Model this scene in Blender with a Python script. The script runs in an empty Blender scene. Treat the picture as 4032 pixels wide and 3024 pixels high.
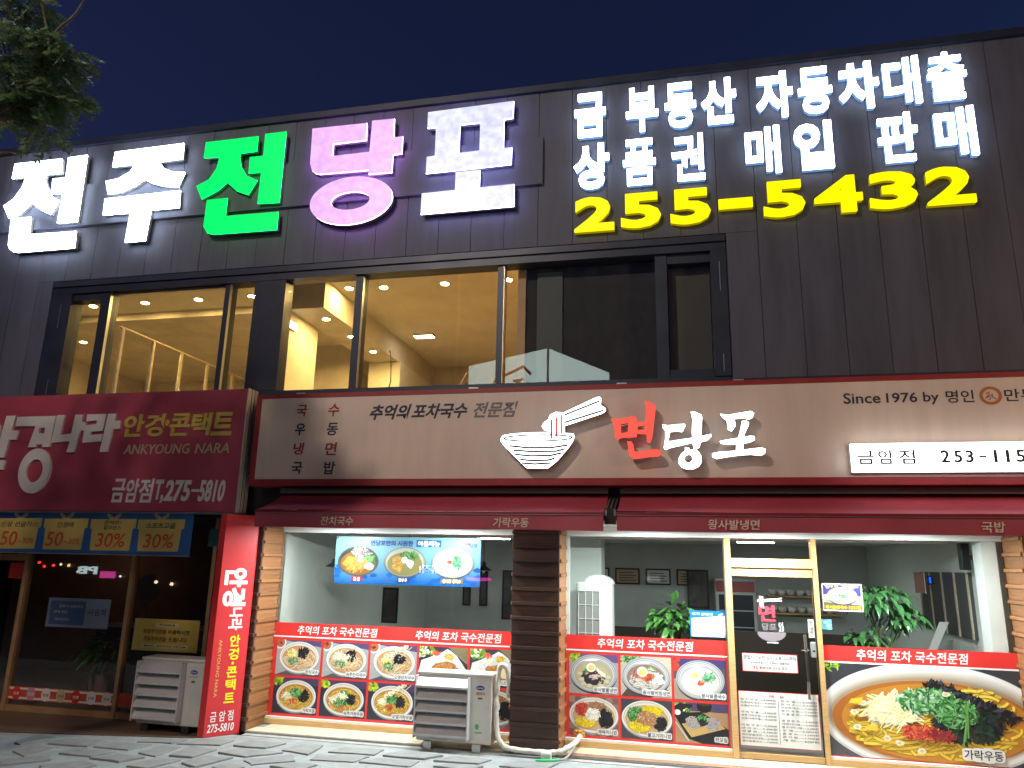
import bpy, bmesh, math, random
from mathutils import Matrix, Vector
from mathutils.geometry import tessellate_polygon

scene = bpy.context.scene
COL = scene.collection
PI = math.pi

# ------------------------------------------------------------------ camera, sky, exposure
cam_data = bpy.data.cameras.new('camera')
cam_data.sensor_width = 36.0
cam_data.lens = 2920 / 4032 * 36.0
cam_data.clip_start = 0.05
cam_data.clip_end = 800.0
cam = bpy.data.objects.new('camera', cam_data)
COL.objects.link(cam)
M = Matrix(((0.97577, 0.031168, 0.216567), (0.217771, -0.234157, -0.947495), (0.02118, 0.971699, -0.235271)))
cam.matrix_world = Matrix.Translation((0, -9.63, 2.14)) @ M.to_4x4()
scene.camera = cam

world = bpy.data.worlds.new('World')
scene.world = world
world.use_nodes = True
wn = world.node_tree.nodes
sky = wn.new('ShaderNodeTexSky')
sky.sky_type = 'NISHITA'
sky.sun_disc = False
sky.sun_elevation = math.radians(-2.0)
sky.sun_rotation = math.radians(90)
sky.air_density = 1.0
sky.dust_density = 0.3
sky.ozone_density = 3.5
wn['Background'].inputs['Strength'].default_value = 0.38
world.node_tree.links.new(sky.outputs[0], wn['Background'].inputs['Color'])

vs = scene.view_settings
vs.view_transform = 'Standard'
vs.look = 'None'
vs.exposure = 0.0
vs.gamma = 1.0
vs.use_curve_mapping = False
cy = scene.cycles
cy.use_denoising = True
try:
    cy.denoiser = 'OPENIMAGEDENOISE'
except Exception:
    pass
cy.max_bounces = 8
cy.transparent_max_bounces = 16
cy.glossy_bounces = 4
cy.diffuse_bounces = 4
cy.sample_clamp_indirect = 6.0
cy.use_light_tree = True

# strengths of the lamps that light the place (each lens is built with its own lamp further down)
STREET_MAIN = 840.0
STREET_WARM = 420.0
SOFFIT = 950.0
ROOM = 900.0
LETTER = 8.0

# ------------------------------------------------------------------ materials
def new_mat(name):
    m = bpy.data.materials.new(name)
    m.use_nodes = True
    return m, m.node_tree.nodes, m.node_tree.links, m.node_tree.nodes['Principled BSDF']

def mat(name, col, rough=0.5, metal=0.0, var=0.0, scale=4.0, bump=0.0, bscale=40.0, spec=0.5, stretch=(1, 1, 1), col2=None, coat=0.0):
    m, n, l, b = new_mat(name)
    b.inputs['Roughness'].default_value = rough
    b.inputs['Metallic'].default_value = metal
    b.inputs['Specular IOR Level'].default_value = spec
    b.inputs['Coat Weight'].default_value = coat
    c = (*col, 1)
    b.inputs['Base Color'].default_value = c
    if var > 0 or bump > 0:
        tc = n.new('ShaderNodeTexCoord')
        mp = n.new('ShaderNodeMapping')
        mp.inputs['Scale'].default_value = stretch
        l.new(tc.outputs['Object'], mp.inputs['Vector'])
    if var > 0:
        t = n.new('ShaderNodeTexNoise')
        t.inputs['Scale'].default_value = scale
        t.inputs['Detail'].default_value = 6
        t.inputs['Roughness'].default_value = 0.65
        l.new(mp.outputs[0], t.inputs['Vector'])
        r = n.new('ShaderNodeValToRGB')
        r.color_ramp.elements[0].position = 0.32
        r.color_ramp.elements[1].position = 0.72
        d = col2 if col2 else tuple(x * (1 - var) for x in col)
        u = col if col2 else tuple(min(1, x * (1 + var * .6)) for x in col)
        r.color_ramp.elements[0].color = (*d, 1)
        r.color_ramp.elements[1].color = (*u, 1)
        l.new(t.outputs['Fac'], r.inputs['Fac'])
        l.new(r.outputs['Color'], b.inputs['Base Color'])
        mr = n.new('ShaderNodeMapRange')
        mr.inputs['To Min'].default_value = max(0.02, rough - .12)
        mr.inputs['To Max'].default_value = min(1, rough + .12)
        l.new(t.outputs['Fac'], mr.inputs['Value'])
        l.new(mr.outputs[0], b.inputs['Roughness'])
    if bump > 0:
        t2 = n.new('ShaderNodeTexNoise')
        t2.inputs['Scale'].default_value = bscale
        t2.inputs['Detail'].default_value = 4
        l.new(mp.outputs[0], t2.inputs['Vector'])
        bp = n.new('ShaderNodeBump')
        bp.inputs['Strength'].default_value = bump
        bp.inputs['Distance'].default_value = 0.02
        l.new(t2.outputs['Fac'], bp.inputs['Height'])
        l.new(bp.outputs[0], b.inputs['Normal'])
    return m

def emit(name, col, strength, var=0.0, scale=5.0):
    m, n, l, b = new_mat(name)
    b.inputs['Base Color'].default_value = (*[min(.8, c * .25) for c in col], 1)
    b.inputs['Roughness'].default_value = .3
    b.inputs['Emission Color'].default_value = (*col, 1)
    b.inputs['Emission Strength'].default_value = strength
    if var > 0:
        tc = n.new('ShaderNodeTexCoord')
        t = n.new('ShaderNodeTexNoise')
        t.inputs['Scale'].default_value = scale
        t.inputs['Detail'].default_value = 2
        l.new(tc.outputs['Object'], t.inputs['Vector'])
        mr = n.new('ShaderNodeMapRange')
        mr.inputs['From Min'].default_value = .3
        mr.inputs['From Max'].default_value = .7
        mr.inputs['To Min'].default_value = strength * (1 - var)
        mr.inputs['To Max'].default_value = strength * (1 + var)
        l.new(t.outputs['Fac'], mr.inputs['Value'])
        l.new(mr.outputs[0], b.inputs['Emission Strength'])
    return m

def wood(name, col, col2, scale=1.0, rough=.45, axis='X'):
    m, n, l, b = new_mat(name)
    tc = n.new('ShaderNodeTexCoord')
    mp = n.new('ShaderNodeMapping')
    s = {'X': (1.2, 9, 26), 'Z': (26, 9, 1.2), 'XY': (2.2, 2.2, 30)}[axis]
    mp.inputs['Scale'].default_value = tuple(v * scale for v in s)
    l.new(tc.outputs['Object'], mp.inputs['Vector'])
    t = n.new('ShaderNodeTexNoise')
    t.inputs['Scale'].default_value = 1.6
    t.inputs['Detail'].default_value = 8
    t.inputs['Roughness'].default_value = .6
    t.inputs['Distortion'].default_value = .8
    l.new(mp.outputs[0], t.inputs['Vector'])
    r = n.new('ShaderNodeValToRGB')
    r.color_ramp.elements[0].position = .3
    r.color_ramp.elements[1].position = .68
    r.color_ramp.elements[0].color = (*col2, 1)
    r.color_ramp.elements[1].color = (*col, 1)
    l.new(t.outputs['Fac'], r.inputs['Fac'])
    # every board has its own tone
    oi = n.new('ShaderNodeObjectInfo')
    hsv = n.new('ShaderNodeHueSaturation')
    mr = n.new('ShaderNodeMapRange')
    mr.inputs['To Min'].default_value = .8
    mr.inputs['To Max'].default_value = 1.15
    l.new(oi.outputs['Random'], mr.inputs['Value'])
    l.new(mr.outputs[0], hsv.inputs['Value'])
    l.new(r.outputs['Color'], hsv.inputs['Color'])
    l.new(hsv.outputs[0], b.inputs['Base Color'])
    b.inputs['Roughness'].default_value = rough
    bp = n.new('ShaderNodeBump')
    bp.inputs['Strength'].default_value = .25
    bp.inputs['Distance'].default_value = .01
    l.new(t.outputs['Fac'], bp.inputs['Height'])
    l.new(bp.outputs[0], b.inputs['Normal'])
    return m

def glass(name, tint=(1, 1, 1), f0=0.06, rough=0.0, dirt=0.0):
    m = bpy.data.materials.new(name)
    m.use_nodes = True
    n, l = m.node_tree.nodes, m.node_tree.links
    n.remove(n['Principled BSDF'])
    out = n['Material Output']
    tr = n.new('ShaderNodeBsdfTransparent')
    tr.inputs['Color'].default_value = (*tint, 1)
    gl = n.new('ShaderNodeBsdfGlossy')
    gl.inputs['Roughness'].default_value = rough
    gl.inputs['Color'].default_value = (1, 1, 1, 1)
    # Schlick reflectance, the same from both sides of the sheet
    lw = n.new('ShaderNodeLayerWeight')
    lw.inputs['Blend'].default_value = .5
    pw = n.new('ShaderNodeMath')
    pw.operation = 'POWER'
    pw.inputs[1].default_value = 5
    l.new(lw.outputs['Facing'], pw.inputs[0])
    ma = n.new('ShaderNodeMath')
    ma.operation = 'MULTIPLY_ADD'
    ma.inputs[1].default_value = 1 - f0
    ma.inputs[2].default_value = f0
    l.new(pw.outputs[0], ma.inputs[0])
    mx = n.new('ShaderNodeMixShader')
    l.new(ma.outputs[0], mx.inputs[0])
    l.new(tr.outputs[0], mx.inputs[1])
    l.new(gl.outputs[0], mx.inputs[2])
    last = mx
    if dirt > 0:
        df = n.new('ShaderNodeBsdfDiffuse')
        df.inputs['Color'].default_value = (.75, .72, .66, 1)
        tc = n.new('ShaderNodeTexCoord')
        mp = n.new('ShaderNodeMapping')
        mp.inputs['Scale'].default_value = (1, 1, .6)
        l.new(tc.outputs['Object'], mp.inputs['Vector'])
        t = n.new('ShaderNodeTexNoise')
        t.inputs['Scale'].default_value = 7
        t.inputs['Detail'].default_value = 9
        t.inputs['Roughness'].default_value = .75
        l.new(mp.outputs[0], t.inputs['Vector'])
        mr = n.new('ShaderNodeMapRange')
        mr.inputs['From Min'].default_value = .45
        mr.inputs['From Max'].default_value = .8
        mr.inputs['To Max'].default_value = dirt
        l.new(t.outputs['Fac'], mr.inputs['Value'])
        m2 = n.new('ShaderNodeMixShader')
        l.new(mr.outputs[0], m2.inputs[0])
        l.new(mx.outputs[0], m2.inputs[1])
        l.new(df.outputs[0], m2.inputs[2])
        last = m2
    l.new(last.outputs[0], out.inputs['Surface'])
    return m

def print_mat(name, rough=.4):
    m, n, l, b = new_mat(name)
    a = n.new('ShaderNodeVertexColor')
    a.layer_name = 'Col'
    l.new(a.outputs['Color'], b.inputs['Base Color'])
    b.inputs['Roughness'].default_value = rough
    return m

MT = {}
MT['panel'] = mat('dark_metal_panel', (.090, .094, .138), .6, .0, .30, 1.4, .04, 14, stretch=(2.5, 2.5, .35))
MT['frame'] = mat('black_window_frame', (.030, .036, .064), .42, .2, .2, 3)
MT['shadow_wall'] = mat('dark_render', (.03, .03, .033), .8, 0, .2, 3)
MT['alu'] = mat('brushed_aluminium', (.55, .54, .52), .34, .85, .12, 6)
MT['alu_warm'] = mat('bronze_aluminium', (.58, .34, .18), .38, .4, .15, 5)  # orange glow on the optician frames is put into the metal colour
MT['lettershell'] = mat('painted_letter_return', (.30, .29, .27), .5, .1, .1, 6)
MT['white_paint'] = mat('white_paint', (.78, .79, .77), .55, 0, .06, 3)
MT['pale_wall'] = mat('pale_green_wall', (.62, .66, .63), .7, 0, .06, 1.5, .03, 30)
MT['ceiling'] = mat('ceiling_board', (.66, .67, .64), .8, 0, .05, 1.5)
MT['dim_wall'] = mat('grey_inner_wall', (.52, .54, .53), .75, 0, .1, 1.5)
MT['floor_in'] = mat('dark_floor_tile', (.24, .22, .20), .4, 0, .2, 2)
MT['plaster'] = mat('warm_plaster', (.70, .66, .58), .8, 0, .14, 1.3, .05, 18)
MT['plaster2'] = mat('skimmed_board', (.60, .55, .48), .85, 0, .22, 1.6, .05, 22)
MT['stud'] = mat('raw_timber_stud', (.52, .44, .33), .75, 0, .25, 8)
MT['cream'] = mat('cream_sign_face', (.78, .61, .52), .5, 0, .10, 1.1, .03, 9, stretch=(3, 3, .35))
MT['sign_red'] = mat('red_sign_border', (.34, .028, .032), .45, 0, .18, 4)
MT['optic_red'] = mat('crimson_sign_face', (.40, .06, .10), .45, 0, .16, 1.2, .02, 10)
MT['vinyl_red'] = mat('bright_red_vinyl', (.72, .04, .035), .38, 0, .06, 2)
MT['stand_red'] = mat('red_column_sign', (.58, .03, .036), .38, 0, .06, 2)
MT['awning'] = mat('red_awning_fabric', (.46, .06, .095), .48, 0, .16, 2.2, .10, 120, spec=.8)
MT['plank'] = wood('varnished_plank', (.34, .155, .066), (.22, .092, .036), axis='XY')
MT['dark_plank'] = wood('dark_stained_plank', (.085, .042, .030), (.05, .024, .018), axis='XY')  # darker brown for the front boards of the left and central pillars
MT['oak'] = wood('yellow_oak_frame', (.60, .38, .17), (.46, .27, .11), axis='XY', rough=.4)
MT['white'] = mat('white_vinyl', (.82, .82, .82), .45)
MT['offwhite'] = mat('dull_white_letter', (.72, .66, .62), .5)
MT['gold'] = mat('dull_gold_letter', (.62, .43, .10), .5)
MT['tan_letter'] = mat('tan_letter', (.55, .40, .28), .5)
MT['awn_text'] = mat('beige_awning_print', (.80, .62, .50), .7)
MT['dark_text'] = mat('dark_navy_print', (.035, .03, .06), .5)
MT['faded_text'] = mat('faded_grey_print', (.22, .18, .20), .5)
MT['red_text'] = mat('dark_red_print', (.36, .025, .035), .5)
MT['yellow_text'] = mat('yellow_print', (.80, .66, .02), .45)
MT['black'] = mat('black_plastic', (.02, .02, .02), .45)
MT['steel'] = mat('stainless_steel', (.60, .60, .60), .25, .95)
MT['ac'] = mat('air_conditioner_enamel', (.60, .585, .545), .42, .0, .1, 3, .02, 20)
MT['ac_dark'] = mat('grille_dark', (.03, .03, .032), .6)
MT['louvre'] = mat('louvre_enamel', (.56, .545, .56), .38, .1, .1, 4)
MT['hose'] = mat('white_wrapped_hose', (.66, .62, .55), .6, 0, .2, 12, .3, 60)
MT['green_hose'] = mat('green_hose', (.02, .55, .17), .4)
MT['foam'] = mat('orange_foam', (.62, .28, .06), .9, 0, .3, 30, .8, 60)
MT['concrete'] = mat('pale_concrete', (.38, .38, .36), .85, 0, .22, 5, .25, 60)
MT['mortar'] = mat('pale_mortar_bed', (.30, .32, .325), .9, 0, .22, 6, .4, 45)
MT['stone'] = mat('grey_flagstone', (.245, .25, .25), .8, 0, .22, 7, .3, 70)
MT['asphalt'] = mat('asphalt', (.05, .05, .052), .85, 0, .25, 8, .4, 120)
MT['tile'] = mat('cream_step_tile', (.66, .59, .43), .5, 0, .14, 6, .08, 40)
MT['tile_brown'] = mat('brown_edge_tile', (.32, .19, .13), .6, 0, .2, 6, .08, 40)
MT['deck'] = mat('brown_entrance_tile', (.15, .095, .06), .55, 0, .25, 5, .08, 30)
MT['bark'] = mat('bark', (.12, .095, .075), .9, 0, .35, 14, .6, 40)
MT['leaf'] = mat('tree_leaf', (.12, .19, .085), .38, 0, .35, 2.5)
def leafy(m, k=.4):
    n, l = m.node_tree.nodes, m.node_tree.links
    b = n['Principled BSDF']
    t = n.new('ShaderNodeBsdfTranslucent')
    src = b.inputs['Base Color'].links[0].from_socket
    l.new(src, t.inputs['Color'])
    mx = n.new('ShaderNodeMixShader')
    mx.inputs[0].default_value = k
    l.new(b.outputs[0], mx.inputs[1])
    l.new(t.outputs[0], mx.inputs[2])
    l.new(mx.outputs[0], n['Material Output'].inputs['Surface'])
leafy(MT['leaf'])
MT['houseleaf'] = mat('glossy_house_leaf', (.07, .21, .045), .28, 0, .35, 9)
MT['houseleaf2'] = mat('soft_house_leaf', (.06, .20, .06), .32, 0, .35, 9)
MT['pot'] = mat('clay_pot', (.35, .2, .12), .7, 0, .2, 6)
MT['soil'] = mat('soil', (.05, .035, .025), .9)
MT['darkwood'] = mat('dark_picture_frame', (.025, .02, .018), .4)
MT['picture'] = mat('dark_brush_picture', (.09, .085, .08), .5, 0, .5, 6)
MT['blue_print'] = mat('blue_print', (.01, .16, .62), .4)
MT['skyblue'] = mat('pale_blue_print', (.16, .50, .62), .4)
MT['paper'] = mat('paper', (.74, .74, .72), .6)
MT['yellow_board'] = mat('yellow_board', (.62, .43, .07), .5, 0, .08, 3)
MT['banner_blue'] = mat('blue_banner', (.03, .12, .34), .5, 0, .1, 3)
MT['gift_yellow'] = mat('yellow_gift_print', (.62, .45, .13), .5, 0, .08, 3)
MT['orange_red'] = mat('orange_red_print', (.62, .09, .03), .5)
MT['grey_notice'] = mat('blue_grey_notice', (.16, .20, .27), .5, 0, .15, 4)
MT['print'] = print_mat('photo_print', .35)
MT['glass'] = glass('shop_glass', (.985, .995, .99), .036)
MT['glass_up'] = glass('upper_window_glass', (.99, .985, .97), .04, 0, .02)
MT['glass_dark'] = glass('optician_glass', (.88, .88, .88), .05)

# ------------------------------------------------------------------ building blocks
rng = random.Random(7)

class MB:
    """collects faces and links them as ONE mesh object"""
    def __init__(s):
        s.v, s.f, s.c = [], [], []
    def face(s, pts, col=None):
        i = len(s.v)
        s.v.extend(pts)
        s.f.append(tuple(range(i, i + len(pts))))
        s.c.append(col)
        return s
    def box(s, x0, x1, y0, y1, z0, z1):
        i = len(s.v)
        s.v += [(x0, y0, z0), (x1, y0, z0), (x1, y1, z0), (x0, y1, z0), (x0, y0, z1), (x1, y0, z1), (x1, y1, z1), (x0, y1, z1)]
        for q in ((0, 3, 2, 1), (4, 5, 6, 7), (0, 1, 5, 4), (1, 2, 6, 5), (2, 3, 7, 6), (3, 0, 4, 7)):
            s.f.append(tuple(i + k for k in q)); s.c.append(None)
        return s
    def bevbox(s, x0, x1, y0, y1, z0, z1, b=.01):
        """box with chamfered edges"""
        bm = bmesh.new()
        bmesh.ops.create_cube(bm, size=1)
        for v in bm.verts:
            v.co = ((x0 + x1) / 2 + v.co.x * (x1 - x0), (y0 + y1) / 2 + v.co.y * (y1 - y0), (z0 + z1) / 2 + v.co.z * (z1 - z0))
        bmesh.ops.bevel(bm, geom=bm.edges[:], offset=b, segments=2, affect='EDGES', profile=.6)
        i = len(s.v)
        bm.verts.index_update()
        s.v += [tuple(v.co) for v in bm.verts]
        for f in bm.faces:
            s.f.append(tuple(i + v.index for v in f.verts)); s.c.append(None)
        bm.free()
        return s
    def extrude(s, flat_v, flat_f, place, d0, d1, back=False, front=True):
        """flat 2-D mesh -> slab between depths d0 (back) and d1 (front); place(x, z, d) gives the 3-D point"""
        i = len(s.v)
        n = len(flat_v)
        s.v += [place(x, z, d1) for x, z in flat_v]
        s.v += [place(x, z, d0) for x, z in flat_v]
        cnt = {}
        for f in flat_f:
            if front:
                s.f.append(tuple(i + k for k in f)); s.c.append(None)
            if back:
                s.f.append(tuple(i + n + k for k in reversed(f))); s.c.append(None)
            for a, b in zip(f, f[1:] + f[:1]):
                k = (min(a, b), max(a, b))
                cnt[k] = None if k in cnt else (a, b)
        for e in cnt.values():
            if e:
                a, b = e
                s.f.append((i + b, i + a, i + n + a, i + n + b)); s.c.append(None)
        return s
    def tube(s, path, r, n=8, caps=True):
        pts = [Vector(p) for p in path]
        rr = r if isinstance(r, (list, tuple)) else [r] * len(pts)
        i = len(s.v)
        up = Vector((0, 0, 1))
        for k, p in enumerate(pts):
            t = (pts[min(k + 1, len(pts) - 1)] - pts[max(k - 1, 0)]).normalized()
            a = t.cross(up)
            if a.length < .05:
                a = t.cross(Vector((1, 0, 0)))
            a.normalize()
            b = t.cross(a)
            for q in range(n):
                w = 2 * PI * q / n
                s.v.append(tuple(p + (a * math.cos(w) + b * math.sin(w)) * rr[k]))
        for k in range(len(pts) - 1):
            for q in range(n):
                s.f.append((i + k * n + q, i + k * n + (q + 1) % n, i + (k + 1) * n + (q + 1) % n, i + (k + 1) * n + q)); s.c.append(None)
        if caps:
            s.f.append(tuple(i + q for q in reversed(range(n)))); s.c.append(None)
            s.f.append(tuple(i + (len(pts) - 1) * n + q for q in range(n))); s.c.append(None)
        return s
    def disc(s, c, r, n=24, axis='z', h=0.0):
        """disc (or a low cylinder of height h along -axis)"""
        x, y, z = c
        def pt(a, d):
            if axis == 'z':
                return (x + r * math.cos(a), y + r * math.sin(a), z + d)
            if axis == 'y':
                return (x + r * math.cos(a), y + d, z + r * math.sin(a))
            return (x + d, y + r * math.cos(a), z + r * math.sin(a))
        A = [2 * PI * k / n for k in range(n)]
        s.face([pt(a, 0) for a in A])
        if h:
            s.face([pt(a, h) for a in reversed(A)])
            for k in range(n):
                s.face([pt(A[k], 0), pt(A[k], h), pt(A[(k + 1) % n], h), pt(A[(k + 1) % n], 0)])
        return s
    def mesh(s, name, m=None, smooth=False):
        me = bpy.data.meshes.new(name)
        me.from_pydata(s.v, [], s.f)
        if any(c is not None for c in s.c):
            ca = me.color_attributes.new('Col', 'FLOAT_COLOR', 'CORNER')
            k = 0
            for f, c in zip(s.f, s.c):
                for _ in f:
                    ca.data[k].color = (*(c or (.5, .5, .5)), 1)
                    k += 1
        if m:
            me.materials.append(m)
        if smooth:
            for p in me.polygons:
                p.use_smooth = True
        me.update()
        return me
    def build(s, name, m, parent=None, smooth=False):
        me = s.mesh(name, m, smooth)
        return link(name, me, parent)

def link(name, data, parent=None, loc=(0, 0, 0)):
    o = bpy.data.objects.new(name, data)
    COL.objects.link(o)
    o.location = loc
    if parent is not None:
        o.parent = parent
        if parent.type == 'EMPTY':
            o.matrix_parent_inverse = Matrix.Translation(-Vector(parent.location))
    return o

def tag(o, label, cat, group=None):
    o['label'] = label
    o['category'] = cat
    if group:
        o['group'] = group
    return o

def thing(name, loc, label, cat, group=None):
    o = bpy.data.objects.new(name, None)
    COL.objects.link(o)
    o.location = loc
    o.empty_display_size = .1
    return tag(o, label, cat, group)

def structure(o):
    o['kind'] = 'structure'
    return o

def facade(Y):
    """2-D point on a plane that faces the street at depth Y; d comes out towards the street"""
    return lambda x, z, d: (x, Y - d, z)

def tess(loops):
    flat = [p for lp in loops for p in lp]
    tris = tessellate_polygon([[Vector((x, z, 0)) for x, z in lp] for lp in loops])
    out = []
    for t in tris:
        a, b, c = (flat[k] for k in t)
        area = (b[0] - a[0]) * (c[1] - a[1]) - (c[0] - a[0]) * (b[1] - a[1])
        out.append(tuple(t) if area > 0 else (t[0], t[2], t[1]))
    return flat, out

_tc = {}
TXT = bpy.data.objects.new('text_source', bpy.data.curves.new('text_source', 'FONT'))   # never linked to the scene
TXT.data.resolution_u = 3
def glyphs(body, bold=0.0):
    """outline of a line of text as a flat mesh"""
    k = (body, bold)
    if k in _tc:
        return _tc[k]
    c = TXT.data
    c.body = body
    c.offset = bold
    o = TXT
    me = o.to_mesh()
    v = [(p.co.x, p.co.y) for p in me.vertices]
    f = [tuple(p.vertices) for p in me.polygons]
    o.to_mesh_clear()
    _tc[k] = (v, f)
    return v, f

def fit_text(body, x0, x1, z0, z1, bold=0.0, shear=0.0):
    v, f = glyphs(body, bold)
    a0, a1 = min(p[0] for p in v), max(p[0] for p in v)
    b0, b1 = min(p[1] for p in v), max(p[1] for p in v)
    out = []
    for x, z in v:
        u, w = (x - a0) / max(1e-6, a1 - a0), (z - b0) / max(1e-6, b1 - b0)
        out.append((x0 + u * (x1 - x0) + shear * (w - .5) * (z1 - z0), z0 + w * (z1 - z0)))
    return out, f

def text(name, body, parent, m, x0, x1, z0, z1, place, bold=0.0, shear=0.0, d=.003, thick=0.0):
    v, f = fit_text(body, x0, x1, z0, z1, bold, shear)
    mb = MB()
    if thick:
        mb.extrude(v, f, place, d, d + thick)
    else:
        mb.v = [place(x, z, d) for x, z in v]
        mb.f = list(f)
        mb.c = [None] * len(f)
    return mb.build(name, m, parent)

def poly(mb, loops, place, d=.003, thick=0.0):
    v, f = tess(loops)
    mb.extrude(v, f, place, d - (thick or 0), d) if thick else mb_flat(mb, v, f, place, d)
    return mb

def mb_flat(mb, v, f, place, d, col=None):
    i = len(mb.v)
    mb.v += [place(x, z, d) for x, z in v]
    for q in f:
        mb.f.append(tuple(i + k for k in q)); mb.c.append(col)

def rect(x0, x1, z0, z1):
    return [(x0, z0), (x1, z0), (x1, z1), (x0, z1)]

def ellipse(cx, cz, rx, rz, n=40, a0=0.0, a1=2 * PI):
    full = abs(a1 - a0 - 2 * PI) < 1e-6
    k = n if full else n + 1
    return [(cx + rx * math.cos(a0 + (a1 - a0) * i / n), cz + rz * math.sin(a0 + (a1 - a0) * i / n)) for i in range(k)]

def stroke(path, w):
    """ribbon polygon of width w along a 2-D path"""
    L, Rr = [], []
    for i, (x, z) in enumerate(path):
        a = path[max(0, i - 1)]
        b = path[min(len(path) - 1, i + 1)]
        dx, dz = b[0] - a[0], b[1] - a[1]
        m = math.hypot(dx, dz) or 1
        nx, nz = -dz / m * w / 2, dx / m * w / 2
        L.append((x + nx, z + nz))
        Rr.append((x - nx, z - nz))
    return L, Rr

def ribbon(mb, path, w, place, d, col=None):
    L, Rr = stroke(path, w)
    for i in range(len(path) - 1):
        mb.face([place(*Rr[i], d), place(*Rr[i + 1], d), place(*L[i + 1], d), place(*L[i], d)], col)
BIG = {'jeon_a': [[[(-10.646, 8.44), (-9.724, 8.434), (-9.697, 8.178), (-9.993, 8.184), (-9.996, 8.102), (-9.921, 7.943), (-9.808, 7.782), (-9.643, 7.686), (-9.75, 7.444), (-9.954, 7.542), (-10.086, 7.628), (-10.176, 7.696), (-10.288, 7.572), (-10.419, 7.494), (-10.559, 7.452), (-10.709, 7.679), (-10.533, 7.79), (-10.409, 7.991), (-10.376, 8.18), (-10.649, 8.174)]], [[(-9.595, 8.441), (-9.241, 8.449), (-9.214, 7.277), (-9.586, 7.28), (-9.58, 7.805), (-9.805, 7.818), (-9.828, 8.079), (-9.581, 8.081)]], [[(-10.505, 7.432), (-10.127, 7.429), (-10.104, 7.121), (-9.204, 7.105), (-9.185, 6.823), (-10.26, 6.826), (-10.346, 6.847), (-10.421, 6.894), (-10.463, 6.964)]]], 'ju': [[[(-8.705, 8.445), (-7.454, 8.46), (-7.446, 8.194), (-7.868, 8.19), (-7.774, 8.068), (-7.595, 7.982), (-7.366, 7.947), (-7.45, 7.708), (-7.742, 7.759), (-7.933, 7.822), (-8.073, 7.903), (-8.235, 7.808), (-8.468, 7.728), (-8.713, 7.708), (-8.793, 7.936), (-8.569, 7.958), (-8.368, 8.056), (-8.283, 8.195), (-8.711, 8.187)]], [[(-8.754, 7.624), (-7.402, 7.64), (-7.384, 7.354), (-7.881, 7.356), (-7.905, 6.845), (-8.259, 6.845), (-8.244, 7.34), (-8.743, 7.346)]]], 'jeon_b': [[[(-7.055, 8.43), (-6.157, 8.434), (-6.152, 8.183), (-6.429, 8.176), (-6.436, 8.114), (-6.386, 7.937), (-6.282, 7.785), (-6.087, 7.686), (-6.215, 7.456), (-6.425, 7.546), (-6.601, 7.698), (-6.744, 7.577), (-7.004, 7.46), (-7.122, 7.684), (-6.915, 7.778), (-6.807, 7.953), (-6.78, 8.151), (-7.055, 8.167)]], [[(-6.031, 8.457), (-5.685, 8.46), (-5.68, 7.282), (-6.034, 7.295), (-6.031, 7.815), (-6.244, 7.823), (-6.252, 8.088), (-6.024, 8.084)]], [[(-6.904, 7.431), (-6.559, 7.433), (-6.559, 7.133), (-5.678, 7.126), (-5.675, 6.842), (-6.722, 6.852), (-6.831, 6.883), (-6.906, 6.991)]]], 'dang': [[[(-5.242, 8.454), (-4.363, 8.444), (-4.354, 8.161), (-4.876, 8.157), (-4.877, 7.955), (-4.288, 7.961), (-4.279, 8.472), (-3.93, 8.465), (-3.925, 8.153), (-3.784, 8.157), (-3.781, 7.88), (-3.917, 7.875), (-3.919, 7.591), (-4.276, 7.597), (-4.281, 7.665), (-5.056, 7.677), (-5.125, 7.699), (-5.185, 7.752), (-5.227, 7.871)]], [[(-3.883, 7.203), (-3.891, 7.262), (-3.915, 7.32), (-3.953, 7.374), (-4.006, 7.425), (-4.071, 7.47), (-4.148, 7.509), (-4.234, 7.54), (-4.327, 7.563), (-4.425, 7.577), (-4.526, 7.581), (-4.626, 7.577), (-4.724, 7.563), (-4.818, 7.54), (-4.904, 7.509), (-4.98, 7.47), (-5.046, 7.425), (-5.099, 7.374), (-5.137, 7.32), (-5.161, 7.262), (-5.169, 7.203), (-5.161, 7.143), (-5.137, 7.086), (-5.099, 7.031), (-5.046, 6.98), (-4.98, 6.935), (-4.904, 6.896), (-4.818, 6.865), (-4.724, 6.842), (-4.626, 6.829), (-4.526, 6.824), (-4.425, 6.829), (-4.327, 6.842), (-4.234, 6.865), (-4.148, 6.896), (-4.071, 6.935), (-4.006, 6.98), (-3.953, 7.031), (-3.915, 7.086), (-3.891, 7.143)], [(-4.231, 7.198), (-4.239, 7.229), (-4.261, 7.259), (-4.297, 7.286), (-4.345, 7.308), (-4.402, 7.325), (-4.466, 7.335), (-4.534, 7.339), (-4.601, 7.335), (-4.665, 7.325), (-4.722, 7.308), (-4.77, 7.286), (-4.806, 7.259), (-4.829, 7.229), (-4.836, 7.198), (-4.829, 7.167), (-4.806, 7.137), (-4.77, 7.111), (-4.722, 7.088), (-4.665, 7.072), (-4.601, 7.061), (-4.534, 7.058), (-4.466, 7.061), (-4.402, 7.072), (-4.345, 7.088), (-4.297, 7.111), (-4.261, 7.137), (-4.239, 7.167)]]], 'po': [[[(-3.411, 8.505), (-2.133, 8.528), (-2.137, 8.26), (-2.268, 8.252), (-2.266, 7.797), (-2.145, 7.795), (-2.148, 7.535), (-3.394, 7.521), (-3.396, 7.781), (-3.274, 7.788), (-3.277, 8.241), (-3.408, 8.247)], [(-2.92, 8.245), (-2.616, 8.243), (-2.614, 7.796), (-2.917, 7.791)]], [[(-2.951, 7.492), (-2.597, 7.49), (-2.598, 7.222), (-2.1, 7.225), (-2.095, 6.894), (-3.442, 6.89), (-3.44, 7.209), (-2.949, 7.217)]]]}
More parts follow.
